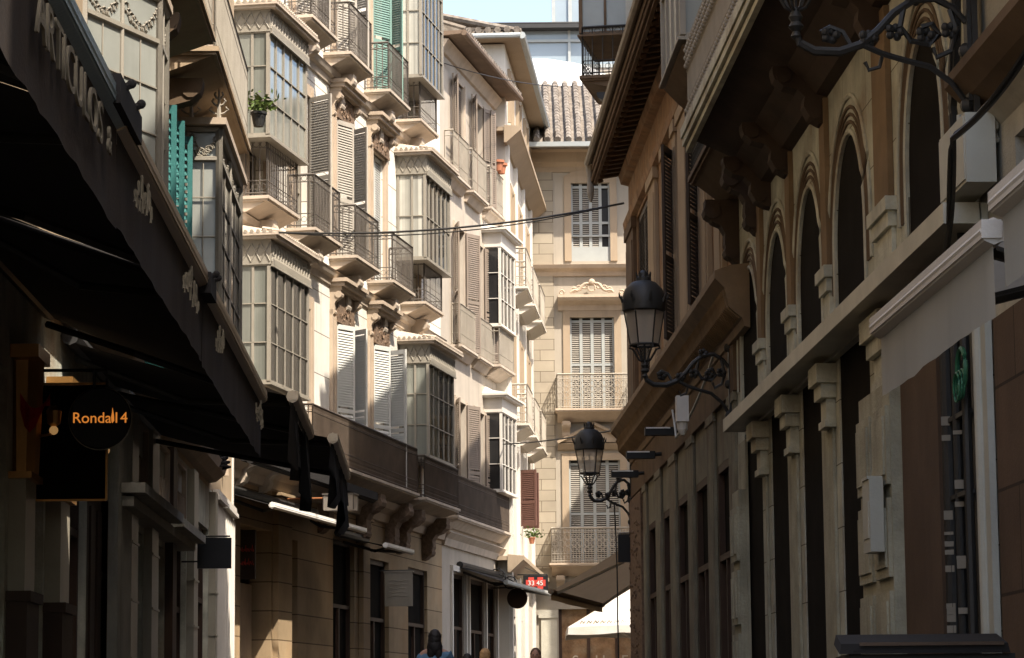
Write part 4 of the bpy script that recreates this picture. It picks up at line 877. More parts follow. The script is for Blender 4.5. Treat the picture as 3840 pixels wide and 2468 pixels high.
wops = [(4.4, 5.6, 6.4, 9.2), (7.8, 9.0, 6.4, 9.2), (10.1, 11.3, 6.4, 9.2), (12.4, 13.6, 6.4, 9.2)]
wall_sheet(mb, 3.3, 16.5, top, 19.5, wops, 0.3); mb.box(3.3, 20.0, -7, -0.56, 0.0, 19.5); mb.quad((16.5, 0, 0), (16.5, -0.56, 0), (16.5, -0.56, 19.5), (16.5, 0, 19.5)); mb.quad((3.3, 0, 0), (3.3, -0.56, 0), (3.3, -0.56, 19.5), (3.3, 0, 19.5)); mb.quad((3.3, 0, 19.5), (16.5, 0, 19.5), (16.5, -0.56, 19.5), (3.3, -0.56, 19.5))  # unseen mass carried on past the facade to shade the left row
mb.build('wall', 'arcade_wall', HR)
mb = MB(1)
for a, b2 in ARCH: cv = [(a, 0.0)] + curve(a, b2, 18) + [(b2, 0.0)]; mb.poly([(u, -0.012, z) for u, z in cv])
mb.build('arch_interior', 'shop_dark', HR)  # flat near-black sheet, the unlit depth of the arches put into its colour
for a, b2 in ARCH:                                                     # archivolt mouldings running down the jambs
    mb = MB(1)
    for g, r, m in ((0.025, 0.024, 'arcade_stone'), (0.10, 0.016, 'arcade_trim'), (0.16, 0.014, 'arcade_trim'), (0.22, 0.016, 'arcade_trim'), (0.31, 0.024, 'arcade_stone')):
        mb.use(m); cv = curve(a, b2, 18, g); zb = 3.66 if g < 0.1 else 4.0
        pts = [(a - g, 0.004, zb)] + [(u, 0.004, z) for u, z in cv] + [(b2 + g, 0.004, zb)]
        mb.tube(pts, r, 6)
    mb.build('archivolt', 'arcade_trim', HR)
for uc, w in ((6.62, 0.62), (9.56, 0.30), (11.82, 0.30), (14.07, 0.30)):   # pilasters between the arches with their capitals
    mb = MB(1); mb.use('tan_pilaster'); mb.box(uc - w / 2, uc + w / 2, 0.002, 0.045, 4.26, 5.7)
    mb.use('arcade_stone'); mb.box(uc - w / 2 - 0.12, uc + w / 2 + 0.12, 0.002, 0.09, 4.16, 4.26); mb.box(uc - w / 2 - 0.07, uc + w / 2 + 0.07, 0.002, 0.065, 4.05, 4.16); mb.box(uc - w / 2 - 0.03, uc + w / 2 + 0.03, 0.002, 0.035, 3.64, 4.05)
    mb.build('pilaster', 'arcade_stone', HR)
    mb = MB(1); mb.box(uc - w / 2 - 0.1, uc + w / 2 + 0.1, 0.002, 0.17, 3.28, 3.44); mb.box(uc - w / 2 - 0.05, uc + w / 2 + 0.05, 0.002, 0.13, 3.16, 3.28); mb.box(uc - w / 2, uc + w / 2, 0.002, 0.08, 2.98, 3.16); mb.box(uc - w / 2 - 0.03, uc + w / 2 + 0.03, 0.002, 0.10, 2.92, 2.98); mb.build('capital', 'arcade_stone', HR)
mb = MB(1); mb.box(3.0, 15.4, 0.06, 0.28, 3.49, 3.62); mb.box(3.05, 15.35, 0.0, 0.06, 3.46, 3.59); mb.build('impost_band', 'strip_metal', HR)
# balcony with a cast iron lattice apron and carved corbels
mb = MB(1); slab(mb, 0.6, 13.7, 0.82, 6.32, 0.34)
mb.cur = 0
BR = mb.build('balcony', 'shade_stone', HR)
mb = MB(1); mb.box(0.62, 13.72, 0.80, 0.835, 6.24, 6.335); mb.box(0.60, 13.70, 0.775, 0.82, 6.16, 6.225); mb.box(0.60, 13.66, 0.74, 0.79, 6.09, 6.145); mb.build('fascia', 'arcade_stone', BR)
mb = MB(1); u = 0.7
while u < 13.6:
    mb.tube([(u, 0.76, 6.36), (u, 0.76, 7.22)], 0.012, 4); u += 0.07
u = 0.7
while u < 13.6:
    for z in (6.42, 6.50, 6.95, 7.03, 7.11): mb.ball((u, 0.775, z), 0.032, 5)
    u += 0.14
for z in (6.36, 6.57, 6.90, 7.18): mb.tube([(0.65, 0.76, z), (13.62, 0.76, z)], 0.02, 4)
mb.quad((0.65, 0.74, 6.57), (13.6, 0.74, 6.57), (13.6, 0.74, 6.90), (0.65, 0.74, 6.90))
mb.tube([(13.62, 0.02, 7.2), (13.62, 0.76, 7.2)], 0.02, 4); mb.build('railing', 'lattice_iron', BR)
for uc in (2.6, 6.62, 9.56, 11.82, 13.4): mb = MB(1); scroll(mb, uc, 0.22, 0.46, 5.98, 0.50); mb.ring((uc + 0.12, 0.34, 5.88), 0.05, 0.018, 'oz', 12); mb.build('corbel', 'shade_stone', BR)
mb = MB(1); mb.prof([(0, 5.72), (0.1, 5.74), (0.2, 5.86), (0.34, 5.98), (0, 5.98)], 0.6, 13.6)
mb.build('bed_moulding', 'shade_stone', BR)
for a, b2, c, d in wops: window(HR, (a + b2) / 2, b2 - a, c, d, sm='dark_shutter', sur='arcade_trim')
b = balcony(HR, 13.95, 16.45, 0.5, 6.38, 0.9, sm='arcade_trim', rm='iron', corb=2, ch=0.7, cm='shade_stone', t=0.32)
bay(HR, 14.7, 16.95, 0.72, 7.55, 10.6, 0.3, 4, 2, 3, fm='lattice_iron', gm='pale_pane', crest=False, fringe=False, tile='arcade_stone')
mb = MB(1); mb.prof([(0, 6.9), (0.2, 7.0), (0.55, 7.3), (0.7, 7.46), (0, 7.46)], 14.75, 16.9); mb.build('corbel', 'old_wood', HR)
# shopfronts below the band
for u0, u1, m, o in ((12.3, 13.95, 'sage_panel', -0.03), (10.08, 11.65, 'sage_panel', -0.03), (8.24, 9.4, 'sage_panel', -0.03), (4.72, 6.12, 'brown_panel', 0.03), (14.0, 15.6, 'sage_panel', -0.03)):
    mb = MB(1); mb.box(u0, u1, o - 0.05, o, 0.0, 3.3)
    z = 0.15
    while z < 3.25 and m == 'sage_panel': mb.box(u0 + 0.02, u1 - 0.02, o, o + 0.006, z, z + 0.012); z += 1.05
    mb.build('shop_panel', m, HR)
for u0, u1 in ((11.7, 12.28), (9.44, 10.06), (13.96, 14.0 + 0.02), (15.62, 16.3)):
    mb = MB(1); mb.box(u0, u1, 0.003, 0.03, 0, 3.44); mb.build('post', 'post_stone', HR)
for u0, u1 in ((6.18, 7.58), (15.66, 16.28)):                              # panelled pilaster
    mb = MB(1); z = 0.2; mb.box(u0, u1, 0.004, 0.10, 0, 2.92); w = (u1 - u0) * 0.43
    while z < 2.6:
        for a in (u0 + 0.03, u1 - w - 0.03):
            mb.box(a, a + w, 0.10, 0.13, z, z + 0.56); mb.box(a + 0.06, a + w - 0.06, 0.13, 0.145, z + 0.07, z + 0.49)
        z += 0.66
    mb.build('pilaster', 'post_stone', HR)
mb = MB(1); mb.box(3.45, 4.68, 0.002, 0.006, 0, 3.3); mb.tube([(4.25, 0.05, 0), (4.25, 0.05, 3.7)], 0.045, 10); mb.tube([(4.0, 0.04, 0), (4.0, 0.04, 3.2)], 0.03, 10); mb.tube([(3.62, 0.05, 0), (3.62, 0.05, 3.9)], 0.03, 8)
for z in (0.9, 1.9, 2.4): mb.box(3.6, 4.4, 0.02, 0.06, z, z + 0.03)
HRp = mb.build('drain_pipe', 'iron', HR)
mb = MB(1); rnd = random.Random(21)                                       # torn stickers on the pipes
for k in range(20):
    uu = rnd.choice((4.25, 4.0)); z = rnd.uniform(0.95, 2.4); w, h = rnd.uniform(0.12, 0.2), rnd.uniform(0.02, 0.06); o = 0.102 if uu > 4.1 else 0.075
    mb.hexa([(uu - 0.05, o - 0.055, z), (uu - 0.046, o - 0.055, z), (uu - w * 0.2, o, z), (uu - w * 0.2, o - 0.004, z), (uu - 0.05, o - 0.055, z + h), (uu - 0.046, o - 0.055, z + h), (uu - w * 0.2, o, z + h), (uu - w * 0.2, o - 0.004, z + h)])
mb.build('stickers', 'plaque', HRp)

# ================================================================ neighbour at the right edge of the view
HN = Root('plaster_house', 'grey plastered house with brown stone below, cut by the right edge of the view', 'house', FR, 0)
nops = [(-1.6, 2.2, 2.9, 3.86), (-6, -2.6, 0, 3.2), (-10.5, -7, 0, 3.2)]
mb = MB(1); mb.use('brown_stone'); wall_sheet(mb, -11, 3.0, 0, 2.9, [q for q in nops if q[2] < 1], 0.3); mb.use('grey_plaster'); wall_sheet(mb, -11, 3.28, 2.9, 14.0, [nops[0]], 0.35); mb.box(-11, 3.28, -7, -0.36, 0, 14.0)
mb.quad((3.28, 0, 2.9), (3.28, -0.35, 2.9), (3.28, -0.35, 14), (3.28, 0, 14)); mb.build('wall', 'grey_plaster', HN)
mb = MB(1); mb.box(3.02, 3.42, 0.003, 0.045, 0, 3.62); mb.tube([(3.2, 0.045, 0), (3.2, 0.045, 3.5)], 0.04, 10); mb.build('post', 'grey_box', HN)
for zz, h, o in ((4.28, 0.16, 0.20), (4.06, 0.07, 0.10), (5.0, 0.14, 0.18), (5.4, 0.08, 0.12)):
    mb = MB(1); mb.prof([(0, zz - 0.05), (o * 0.5, zz), (o, zz + h * 0.6), (o, zz + h), (0, zz + h + 0.02)], -11, 3.26 if zz != 4.06 else 3.2); mb.build('cornice', 'arcade_trim' if h > 0.1 else 'grey_plaster', HN)
mb = MB(1); rnd = random.Random(2)                                        # worn plaster relief
for k in range(9):
    c = (2.78 + rnd.uniform(-0.25, 0.25), 0.02, 3.98 + rnd.uniform(-0.09, 0.09)); pts = [(c[0] + 0.16 * math.cos(t + k) * rnd.uniform(0.6, 1), 0.02, c[2] + 0.07 * math.sin(t * 1.3 + k)) for t in [0.7 * i for i in range(6)]]; mb.tube(pts, 0.02, 5)
mb.build('relief', 'grey_plaster', HN)
shop(HN, -6, -2.6, 3.2, dep=-0.29); shop(HN, -10.5, -7, 3.2, dep=-0.29)
mb = MB(1); mb.quad((-1.6, -0.34, 2.9), (2.2, -0.34, 2.9), (2.2, -0.34, 3.86), (-1.6, -0.34, 3.86)); mb.build('pane', 'window_dark', HN)

# ================================================================ low old house with the timber eave
HO = Root('old_house', 'low old house with a dark timber eave and ochre pilasters, beyond the stone arches', 'house', FR, 0)
oops = [(27.3, 29.6, 5.4, 8.3), (23.0, 24.2, 5.4, 8.0), (19.9, 21.0, 5.4, 8.0)]
og = [(16.35, 17.0, 0, 3.42), (17.2, 18.62, 0, 3.42), (19.5, 21.1, 0, 3.42), (21.95, 23.5, 0, 3.42), (24.5, 25.75, 0, 3.42), (26.75, 28.25, 0, 3.42)]
mb = MB(1); mb.use('post_dark'); wall_sheet(mb, 16.5, 31.3, 0, 4.7, [q for q in og if q[0] > 16.5], 0.4); mb.use('rust_plaster'); wall_sheet(mb, 16.5, 31.3, 4.7, 9.35, oops, 0.35); mb.box(16.5, 31.3, -5, -0.41, 0, 9.35)
mb.quad((31.3, 0, 0), (31.3, -0.41, 0), (31.3, -0.41, 9.35), (31.3, 0, 9.35)); mb.build('wall', 'rust_plaster', HO)
mb = MB(1); mb.use('dark_stone'); mb.box(28.2, 32.0, -4.5, -0.9, 9.3, 17.5); mb.build('attic', 'dark_stone', HO, label='unseen block added behind the eave to shade the house opposite')  # added out of sight to keep the sun off the house of bays
# eave: fascia boards, gutter, rafters and dark boards
mb = MB(1); mb.use('eave_wood')
mb.hexa([(16.6, -0.1, 9.42), (31.5, -0.1, 9.42), (31.5, 0.50, 9.34), (16.6, 0.50, 9.34), (16.6, -0.1, 9.47), (31.5, -0.1, 9.47), (31.5, 0.50, 9.40), (16.6, 0.50, 9.40)])
mb.build('soffit', 'dark_wood', HO)
RA = []
mb = MB(1); u = 16.75
while u < 31.4:
    mb.hexa([(u, 0.0, 9.30), (u + 0.11, 0.0, 9.30), (u + 0.11, 0.50, 9.22), (u, 0.50, 9.22), (u, 0.0, 9.42), (u + 0.11, 0.0, 9.42), (u + 0.11, 0.50, 9.34), (u, 0.50, 9.34)])
    mb.tube([(u + 0.055, 0.42, 9.22), (u + 0.055, 0.50, 9.19)], 0.045, 6); u += 0.36
mb.build('rafters', 'old_wood', HO)
mb = MB(1); mb.box(16.6, 31.5, 0.50, 0.55, 9.18, 9.52); mb.box(16.6, 31.5, 0.55, 0.58, 9.40, 9.50); mb.tube([(16.6, 0.575, 9.25), (31.5, 0.575, 9.25)], 0.03, 6); mb.build('fascia', 'old_wood', HO)
mb = MB(1); mb.tube([(16.6, 0.64, 9.55), (31.55, 0.64, 9.55)], 0.06, 8); mb.lathe((31.5, 0.6, 8.9), [(0.02, 0), (0.06, 0.15), (0.05, 0.4), (0.08, 0.6)], 8); mb.build('gutter', 'lattice_iron', HO)
mb = MB(1); mb.hexa([(16.5, -5.0, 9.42), (31.5, -5.0, 9.42), (31.5, 0.6, 9.53), (16.5, 0.6, 9.53), (16.5, -3, 10.6), (31.5, -3, 10.6), (31.5, -2.8, 10.6), (16.5, -2.8, 10.6)]); mb.build('roof', 'roof_tile', HO)
mb = MB(1); mb.prof([(0, 8.35), (0.08, 8.38), (0.10, 8.5), (0, 8.52)], 16.6, 31.3); mb.prof([(0, 9.12), (0.12, 9.15), (0.16, 9.28), (0, 9.3)], 16.6, 31.3); mb.build('cornice', 'rust_plaster', HO)
for a, b2 in ((25.75, 26.9), (22.55, 23.0 - 0.02), (24.25, 24.6), (21.05, 22.2), (18.7, 19.75), (17.2, 18.0), (29.75, 31.2)):
    mb = MB(1); mb.box(a, b2, 0.003, 0.06, 4.95, 8.35); mb.box(a - 0.05, b2 + 0.05, 0.003, 0.09, 8.18, 8.34); mb.box(a + 0.12, b2 - 0.12, 0.06, 0.075, 5.3, 8.0); mb.box(a - 0.04, b2 + 0.04, 0.003, 0.08, 4.95, 5.12); mb.build('pilaster', 'ochre_pilaster' if a < 29 else 'old_wood', HO)
for a, b2, c, d in oops:
    w = window(HO, (a + b2) / 2, b2 - a, c, d, sm='dark_shutter', sur=None, near=160 if a < 27 else None, far=None, closed='nf', frame='dark_wood')
mb = MB(1)                                                              # big fluted shop cornice
prf = [(0, 4.56), (0.06, 4.58), (0.08, 4.66), (0.22, 4.78), (0.26, 4.98), (0.30, 5.02), (0.36, 5.08), (0.36, 5.16), (0.18, 5.22), (0, 5.24)]
mb.prof(prf, 15.2, 31.0); u = 15.3
while u < 30.9: mb.tube([(u, 0.10, 4.68), (u, 0.225, 4.79), (u, 0.265, 4.96)], 0.028, 5); u += 0.13
mb.build('shop_cornice', 'gilt_frieze', HO)
mb = MB(1); mb.box(16.4, 31.2, 0.003, 0.05, 4.05, 4.55); mb.build('sign_board', 'old_wood', HO)
for u0, u1 in ((16.5, 17.15), (18.66, 19.46), (21.15, 21.9), (23.54, 24.45), (25.8, 26.7), (28.3, 28.9)):
    mb = MB(1); mb.box(u0, u1, 0.006, 0.035, 0, 4.05); mb.box(u0 + 0.08, u1 - 0.08, 0.035, 0.045, 0.4, 3.3); mb.box(u0 - 0.03, u1 + 0.03, 0.006, 0.05, 3.95, 4.05); mb.build('post', 'post_dark', HO)
mb = MB(1); mb.box(28.95, 31.25, 0.004, 0.07, 0, 4.0)
rnd = random.Random(12)
for k in range(150):
    uu, z = rnd.uniform(29.1, 31.1), rnd.uniform(0.4, 3.8); mb.ball((uu, 0.07, z), rnd.uniform(0.015, 0.035), 5)
mb.build('carved_panel', 'carved_stone', HO)
for a, b2, c, d in og[1:]: shop(HO, a, b2, d, dep=-0.08)

# ================================================================ far right row: two blocks with a side street between
HF = Root('far_house', 'tall grey house with a glazed iron bay, rising behind the timber eave on the right', 'house', F3)
fops = [(u - 0.5, u + 0.5, z, z + 2.4) for u in (4.2, 7.2, 10.2, 13.2) for z in (4.4, 8.3, 12.2)]
mb = MB(1); body(mb, 0, 15.5, 17.5, fops + [(1.5, 14, 0, 3.3)], 0.3, 7.0); mb.build('wall', 'grey_plaster', HF)
mb = MB(1); mb.box(-0.2, 15.7, -7.2, 0.35, 17.5, 17.7); mb.build('roof', 'old_wood', HF)
for a, b2, c, d in fops: window(HF, (a + b2) / 2, 1.0, c, d, near=150, far=150, sm='brown_shutter')
shop(HF, 1.5, 14, 3.3, dep=-0.29)
bay(HF, 1.0, 2.9, 0.95, 12.25, 16.5, 0.3, 3, 2, 4, fm='old_wood', gm='pale_pane', crest=False, lattice=False, fringe=False, tile='old_wood')
b = balcony(HF, 0.95, 2.95, 0.95, 11.5, 0.85, sm='old_wood', rm='iron', corb=2, cm='iron', ch=0.45, sp=0.16)
HG = Root('far_house', 'plain house off the square beyond the side street, far right', 'house', F3, 27.5)
mb = MB(1); mb.box(0, 14, -8, 0, 0, 17.2); mb.build('wall', 'end_wall', HG)
mb = MB(1); mb.box(-0.2, 14.2, -8.2, 0.4, 17.2, 17.45); mb.build('roof', 'roof_tile', HG)

# ================================================================ roofs and blocks behind the closing house
FB = Fr(-12, 107, 1, 0, 'L')
HB = Root('glazed_block', 'blue grey glazed attic block rising behind the closing house', 'building', FB)
mb = MB(-1); mb.box(0, 26, -10, 0, 0, 25.6); mb.build('wall', 'pink_wall', HB)
mb = MB(-1); mb.box(0.0, 26, -9.9, -0.08, 25.6, 27.0); mb.build('glass', 'blue_glazing', HB)
mb = MB(-1); u = 10.0
for u in (9.0, 10.9, 12.35, 14.25, 16.2, 18.2): mb.box(u, u + 0.1, -0.08, 0.02, 25.6, 27.0)
mb.box(0, 26, -0.08, 0.03, 26.55, 26.65); mb.box(0, 26, 0.002, 0.06, 25.52, 25.66); mb.build('frame', 'zinc', HB)
mb = MB(-1); mb.box(9.6, 26.3, -10, 0.5, 27.0, 27.16); mb.tube([(9.6, 0.4, 27.2), (26, 0.4, 27.2)], 0.05, 6); mb.build('roof', 'iron', HB)
mb = MB(-1); mb.box(13.7, 26, -6, -1.2, 27.16, 29.6); mb.build('penthouse', 'blue_glazing', HB)
mb = MB(-1)
for u in (13.65, 14.3, 14.95, 15.6): mb.box(u, u + 0.14, -1.2, -1.1, 27.16, 29.6)
mb.build('frame', 'zinc', HB)
FD = Fr(0, 93, 1, 0, 'L')
HD = Root('dome_house', 'white plastered domed roof with a small tiled dormer, behind the tiled roof', 'building', FD)
mb = MB(-1); mb.box(-3, 10, -6, 0, 0, 20.85); mb.build('wall', 'plaster_dome', HD)
mb = MB(-1); mb.lathe((1.0, -3.2, 20.85), [(4.2, 0), (4.0, 0.55), (3.2, 1.3), (2.0, 1.95), (0.8, 2.3), (0.2, 2.4)], 28); mb.box(3.0, 12, -5, 0.4, 20.85, 21.45); mb.build('dome', 'plaster_dome', HD, True)
mb = MB(-1); mb.use('plaster_dome'); mb.profo([(0.0, 20.85), (2.4, 20.85), (2.4, 21.17), (1.2, 21.37), (0.0, 21.17)], 0, 0.9); mb.use('roof_tile'); mb.tube([(-0.1, 0.92, 21.21), (1.2, 0.92, 21.45), (2.5, 0.92, 21.21)], 0.07, 6); mb.build('dormer', 'plaster_dome', HD)
# ================================================================ street lanterns
def lantern(label, fr, u, o, zt, arm):
    """origin under the lantern: o metres out from the wall, arm = o; zt = top of the crown"""
    t = Root('street_lantern', label, 'lantern', fr, u, o, 0, 'wall lanterns on scrolled brackets'); s = fr.s; N = 6
    Z = zt - 1.16
    mb = MB(s)                                                        # cap: domed roof with a crown and a pierced rim
    mb.lathe((0, 0, Z), [(0.215, 0.70), (0.238, 0.715), (0.244, 0.80), (0.236, 0.87), (0.206, 0.95), (0.138, 1.02), (0.085, 1.04), (0.085, 1.075), (0.06, 1.09), (0.055, 1.13), (0.02, 1.16)], 16)
    for k in range(8):
        a = k * math.pi / 4 + 0.2; c, d = math.cos(a), math.sin(a)
        mb.tube([(0.236 * c, 0.236 * d, Z + 0.80), (0.272 * c, 0.272 * d, Z + 0.86), (0.282 * c, 0.282 * d, Z + 0.905)], [0.02, 0.014, 0.004], 5)
        mb.tube([(0.07 * c, 0.07 * d, Z + 1.06), (0.085 * c, 0.085 * d, Z + 1.14)], [0.014, 0.004], 4)
    mb.build('cap', 'iron', t, True)
    ph = math.pi / 6; hex_ = lambda r, z: [(r * math.cos(ph + k * math.pi / 3), r * math.sin(ph + k * math.pi / 3), Z + z) for k in range(N)]
    hi, lo = hex_(0.217, 0.70), hex_(0.152, 0.335)
    mb = MB(s)
    for k in range(N): mb.quad(lo[k], lo[(k + 1) % N], hi[(k + 1) % N], hi[k])
    mb.build('glass', 'lamp_glass', t)
    mb = MB(s)
    for k in range(N): mb.tube([lo[k], hi[k]], 0.0085, 4); mb.tube([lo[k], lo[(k + 1) % N]], 0.016, 5)
    for k in range(N):
        a = ph + k * math.pi / 3; c, d = math.cos(a), math.sin(a)
        mb.tube([(0.154 * c, 0.154 * d, Z + 0.33), (0.166 * c, 0.166 * d, Z + 0.30), (0.13 * c, 0.13 * d, Z + 0.29), (0.06 * c, 0.06 * d, Z + 0.17), (0.02 * c, 0.02 * d, Z + 0.15)], 0.011, 4)
    mb.tube([(0, 0, Z + 0.13), (0, 0, Z + 0.70)], 0.011, 5); mb.build('cage', 'iron', t)
    mb = MB(s); mb.lathe((0, 0, Z), [(0.015, -0.03), (0.035, -0.01), (0.022, 0.02), (0.05, 0.05), (0.03, 0.08), (0.045, 0.11), (0.03, 0.14), (0.02, 0.17)], 10)
    W = -arm                                                             # the wall is at o = -arm
    S = lambda *p: [(0, W * a, Z + b) for a, b in p]
    mb.tube(S((0, 0.0), (0.02, -0.05), (0.10, -0.10), (0.24, -0.105), (0.36, -0.06), (0.46, 0.03), (0.55, 0.14), (0.66, 0.22), (0.78, 0.23), (0.88, 0.17), (0.95, 0.08)), [0.026, 0.028, 0.03, 0.03, 0.028, 0.026, 0.026, 0.026, 0.024, 0.022, 0.02], 7)
    mb.tube(S((0.30, -0.06), (0.26, 0.02), (0.19, 0.05), (0.14, 0.02), (0.15, -0.03), (0.20, -0.04)), 0.017, 5)
    mb.tube(S((0.60, 0.16), (0.58, 0.05), (0.64, -0.04), (0.74, -0.06), (0.80, 0.0), (0.76, 0.07), (0.70, 0.05)), 0.02, 5)
    mb.tube(S((0.36, -0.06), (0.48, -0.12), (0.60, -0.16), (0.74, -0.20), (0.86, -0.30), (0.95, -0.44)), 0.02, 5)
    mb.tube(S((0.86, 0.16), (0.90, 0.02), (0.86, -0.10), (0.78, -0.14), (0.76, -0.08)), 0.018, 5)
    mb.tube(S((0.48, -0.12), (0.46, -0.2), (0.40, -0.22), (0.38, -0.17)), 0.014, 5)
    for a, b in ((0.19, 0.0), (0.72, 0.0), (0.40, -0.02), (0.86, 0.03), (0.55, 0.02), (0.66, 0.24)): 
        for q in range(5): mb.ball((0.02 * math.sin(q * 2), W * (a + 0.035 * math.cos(q * 1.3)), Z + b + 0.03 * math.sin(q * 1.3)), 0.028, 6)
    mb.build('bracket', 'iron', t, True)
    mb = MB(s); mb.box(-0.09, 0.09, W, W + 0.035, Z - 0.5, Z + 0.62); mb.box(-0.055, 0.055, W + 0.035, W + 0.06, Z - 0.42, Z + 0.9)
    for z in (-0.44, -0.1, 0.3, 0.56, 0.85): mb.ball((0, W + 0.06, Z + z), 0.05, 6)
    mb.build('back_plate', 'iron', t, True)
    return t
lantern('black lantern showing whole against the closing house, before the dark louvred shutters', FR, 16.8, 0.97, 5.42, 0.97)
lantern('smaller looking black lantern farther on, standing out below the iron balconies of the closing house', FR, 31.05, 0.70, 5.27, 0.70)
lantern('nearest black lantern at the upper right, only its scrolled bracket and foot showing', FR, 3.0, 1.15, 5.82, 1.10)

# ================================================================ awnings further on
def bar_awning(label, u0, u1, o, z, zw, bar='canvas_white', cloth='canvas_white', val=0.06):
    return awning('shop_awning', label, FM, u0, u1, o, z, zw, cloth, bar, val, valm=cloth, group='narrow awnings of the shops on the left', bulge=0.01)
bar_awning('white awning with a bright front bar over the shops below the glazed bays', -0.9, 5.4, 1.0, 4.04, 4.34, 'white_sign', 'canvas_black', 0.03)
bar_awning('short white awning in shade, right of the bright one', 7.15, 9.4, 1.0, 3.88, 4.1, 'white_sign', 'canvas_black', 0.03)
bar_awning('grey white awning bar under the pinkish house, over the black and red sign', 18.6, 25.2, 1.15, 3.72, 4.1, 'canvas_white', 'canvas_black', 0.05)
t = Root('shadow_bar', 'black bar standing for the shadow under the balcony of the house of glazed bays', 'awning', FM, -0.8)  # black bar put where shadow lies under the balcony
mb = MB(-1); mb.box(0, 8.6, 0.45, 0.70, 4.78, 4.93); mb.tube([(0, 0.60, 4.80), (8.6, 0.60, 4.80)], 0.07, 8); mb.build('case', 'canvas_black', t)
awning('shop_awning', 'off white awning nearest the right edge, its curved bar over a plain drooping valance', FR, -2.85, -0.12, 1.2, 2.42, 2.75, 'canvas_white', 'white_paint', 0.34, 'canvas_white', group='off white awnings at the right')
awning('shop_awning', 'second off white awning cut by the right edge of the view', FR, -6.4, -3.05, 1.2, 2.5, 2.8, 'canvas_white', 'white_paint', 0.34, 'canvas_white', group='off white awnings at the right')
t = awning('shop_awning', 'wide tan awning with folding arms over the white parasol at the far end', F3, 5.4, 11.6, 2.3, 2.92, 4.35, 'canvas_tan', 'canvas_tan', 0.16, 'canvas_tan', bulge=0.08, arm='white_paint')
# parasol on the square
t = Root('parasol', 'square white market parasol in the sun before the brown shop door', 'parasol', Fr(3.1, 73.5, 1, 0, 'L'))
mb = MB(-1); q = 1.75; zr, za = 2.92, 3.95
cs = [(-q, -q), (q, -q), (q, q), (-q, q)]; nn = 8
for i in range(4):
    a, b2 = cs[i], cs[(i + 1) % 4]
    for k in range(nn):
        p0 = (a[0] + (b2[0] - a[0]) * k / nn, a[1] + (b2[1] - a[1]) * k / nn); p1 = (a[0] + (b2[0] - a[0]) * (k + 1) / nn, a[1] + (b2[1] - a[1]) * (k + 1) / nn)
        sg = lambda kk: zr + 0.05 * math.sin(math.pi * kk / nn)
        mb.poly([(p0[0], p0[1], sg(k)), (p1[0], p1[1], sg(k + 1)), (p1[0] * 0.06, p1[1] * 0.06, za), (p0[0] * 0.06, p0[1] * 0.06, za)])
        mb.quad((p0[0], p0[1], sg(k)), (p1[0], p1[1], sg(k + 1)), (p1[0] * 1.01, p1[1] * 1.01, sg(k + 1) - 0.2 + 0.02 * math.sin(k * 2)), (p0[0] * 1.01, p0[1] * 1.01, sg(k) - 0.2 + 0.02 * math.sin(k * 2 - 2)))
mb.build('canopy', 'parasol_cloth', t)
mb = MB(-1)
for k in range(7):
    x = -1.45 + 0.17 * k; f = lambda dx, t_: (x + dx, 1.72 - 1.64 * t_ + 0.015, 2.96 + (za - 2.96) * t_ + 0.012)
    mb.tube([f(0, 0.05), f(0.05, 0.12), f(0.09, 0.06), f(0.13, 0.11)], 0.012, 4)
mb.build('printed_script', 'dark_wood', t)
mb = MB(-1); mb.tube([(0, 0, 0), (0, 0, 4.05)], 0.035, 8)
for c in cs: mb.tube([(0, 0, 2.6), (c[0] * 0.6, c[1] * 0.6, 3.3)], 0.014, 5); mb.tube([(0, 0, za - 0.03), (c[0], c[1], zr - 0.01)], 0.014, 5)
mb.box(-0.35, 0.35, -0.35, 0.35, 0.01, 0.1); mb.build('pole', 'white_paint', t)

# ================================================================ hanging signs at the far end
t = Root('hanging_sign', 'round dark brown hanging sign on an iron scroll bracket by the pinkish house', 'sign', FM, 17.0 + 6.0, 0.60, 3.55)
mb = MB(-1); mb.xf = lambda u, o, z: (z, u, o); mb.lathe((0, 0, -0.04), [(0.24, 0), (0.25, 0.012), (0.25, 0.068), (0.24, 0.08)], 32); mb.build('disc', 'dark_wood', t, True)
mb = MB(-1)
for c, r in (((-0.05, -0.48, 0.52), 0.20), ((-0.05, -0.16, 0.38), 0.15), ((-0.05, -0.74, 0.42), 0.13), ((-0.05, -0.88, 0.66), 0.17)): mb.ring(c, r, 0.016, 'oz', 16)
mb.tube([(-0.05, -1.0, 0.26), (-0.05, 0.1, 0.26)], 0.017, 5); mb.tube([(-0.05, -0.9, 0.6), (-0.05, -0.5, 0.62), (-0.05, -0.1, 0.42), (-0.05, 0.0, 0.25)], 0.015, 5); mb.build('bracket', 'iron', t)
t = Root('hanging_sign', 'black rectangular sign with red cross shapes and white numbers, on the sunlit corner', 'sign', FC, 1.6, 0.56, 4.02)
mb = MB(-1); mb.box(-0.04, 0.04, -0.31, 0.31, -0.2, 0.2); mb.build('panel', 'black_paint', t)
mb = MB(-1)
for oo in (-0.11, 0.12):
    mb.profz([(-0.05, oo - 0.13), (-0.041, oo - 0.13), (-0.041, oo + 0.13), (-0.05, oo + 0.13)], -0.075, 0.085); mb.profz([(-0.05, oo - 0.07), (-0.041, oo - 0.07), (-0.041, oo + 0.07), (-0.05, oo + 0.07)], -0.145, 0.15)
mb.build('crosses', 'red_sign', t)
lettering('number', '33 45', 0.17, 'white_sign', t, Matrix.Translation((-0.058, 0.0, 0.0)) @ MF, 0.003)
mb = MB(-1); mb.tube([(0, -0.55, 0.22), (0, 0.3, 0.22)], 0.015, 5); mb.tube([(0, -0.55, 0.52), (0, 0.1, 0.24)], 0.012, 5); mb.build('bracket', 'iron', t)
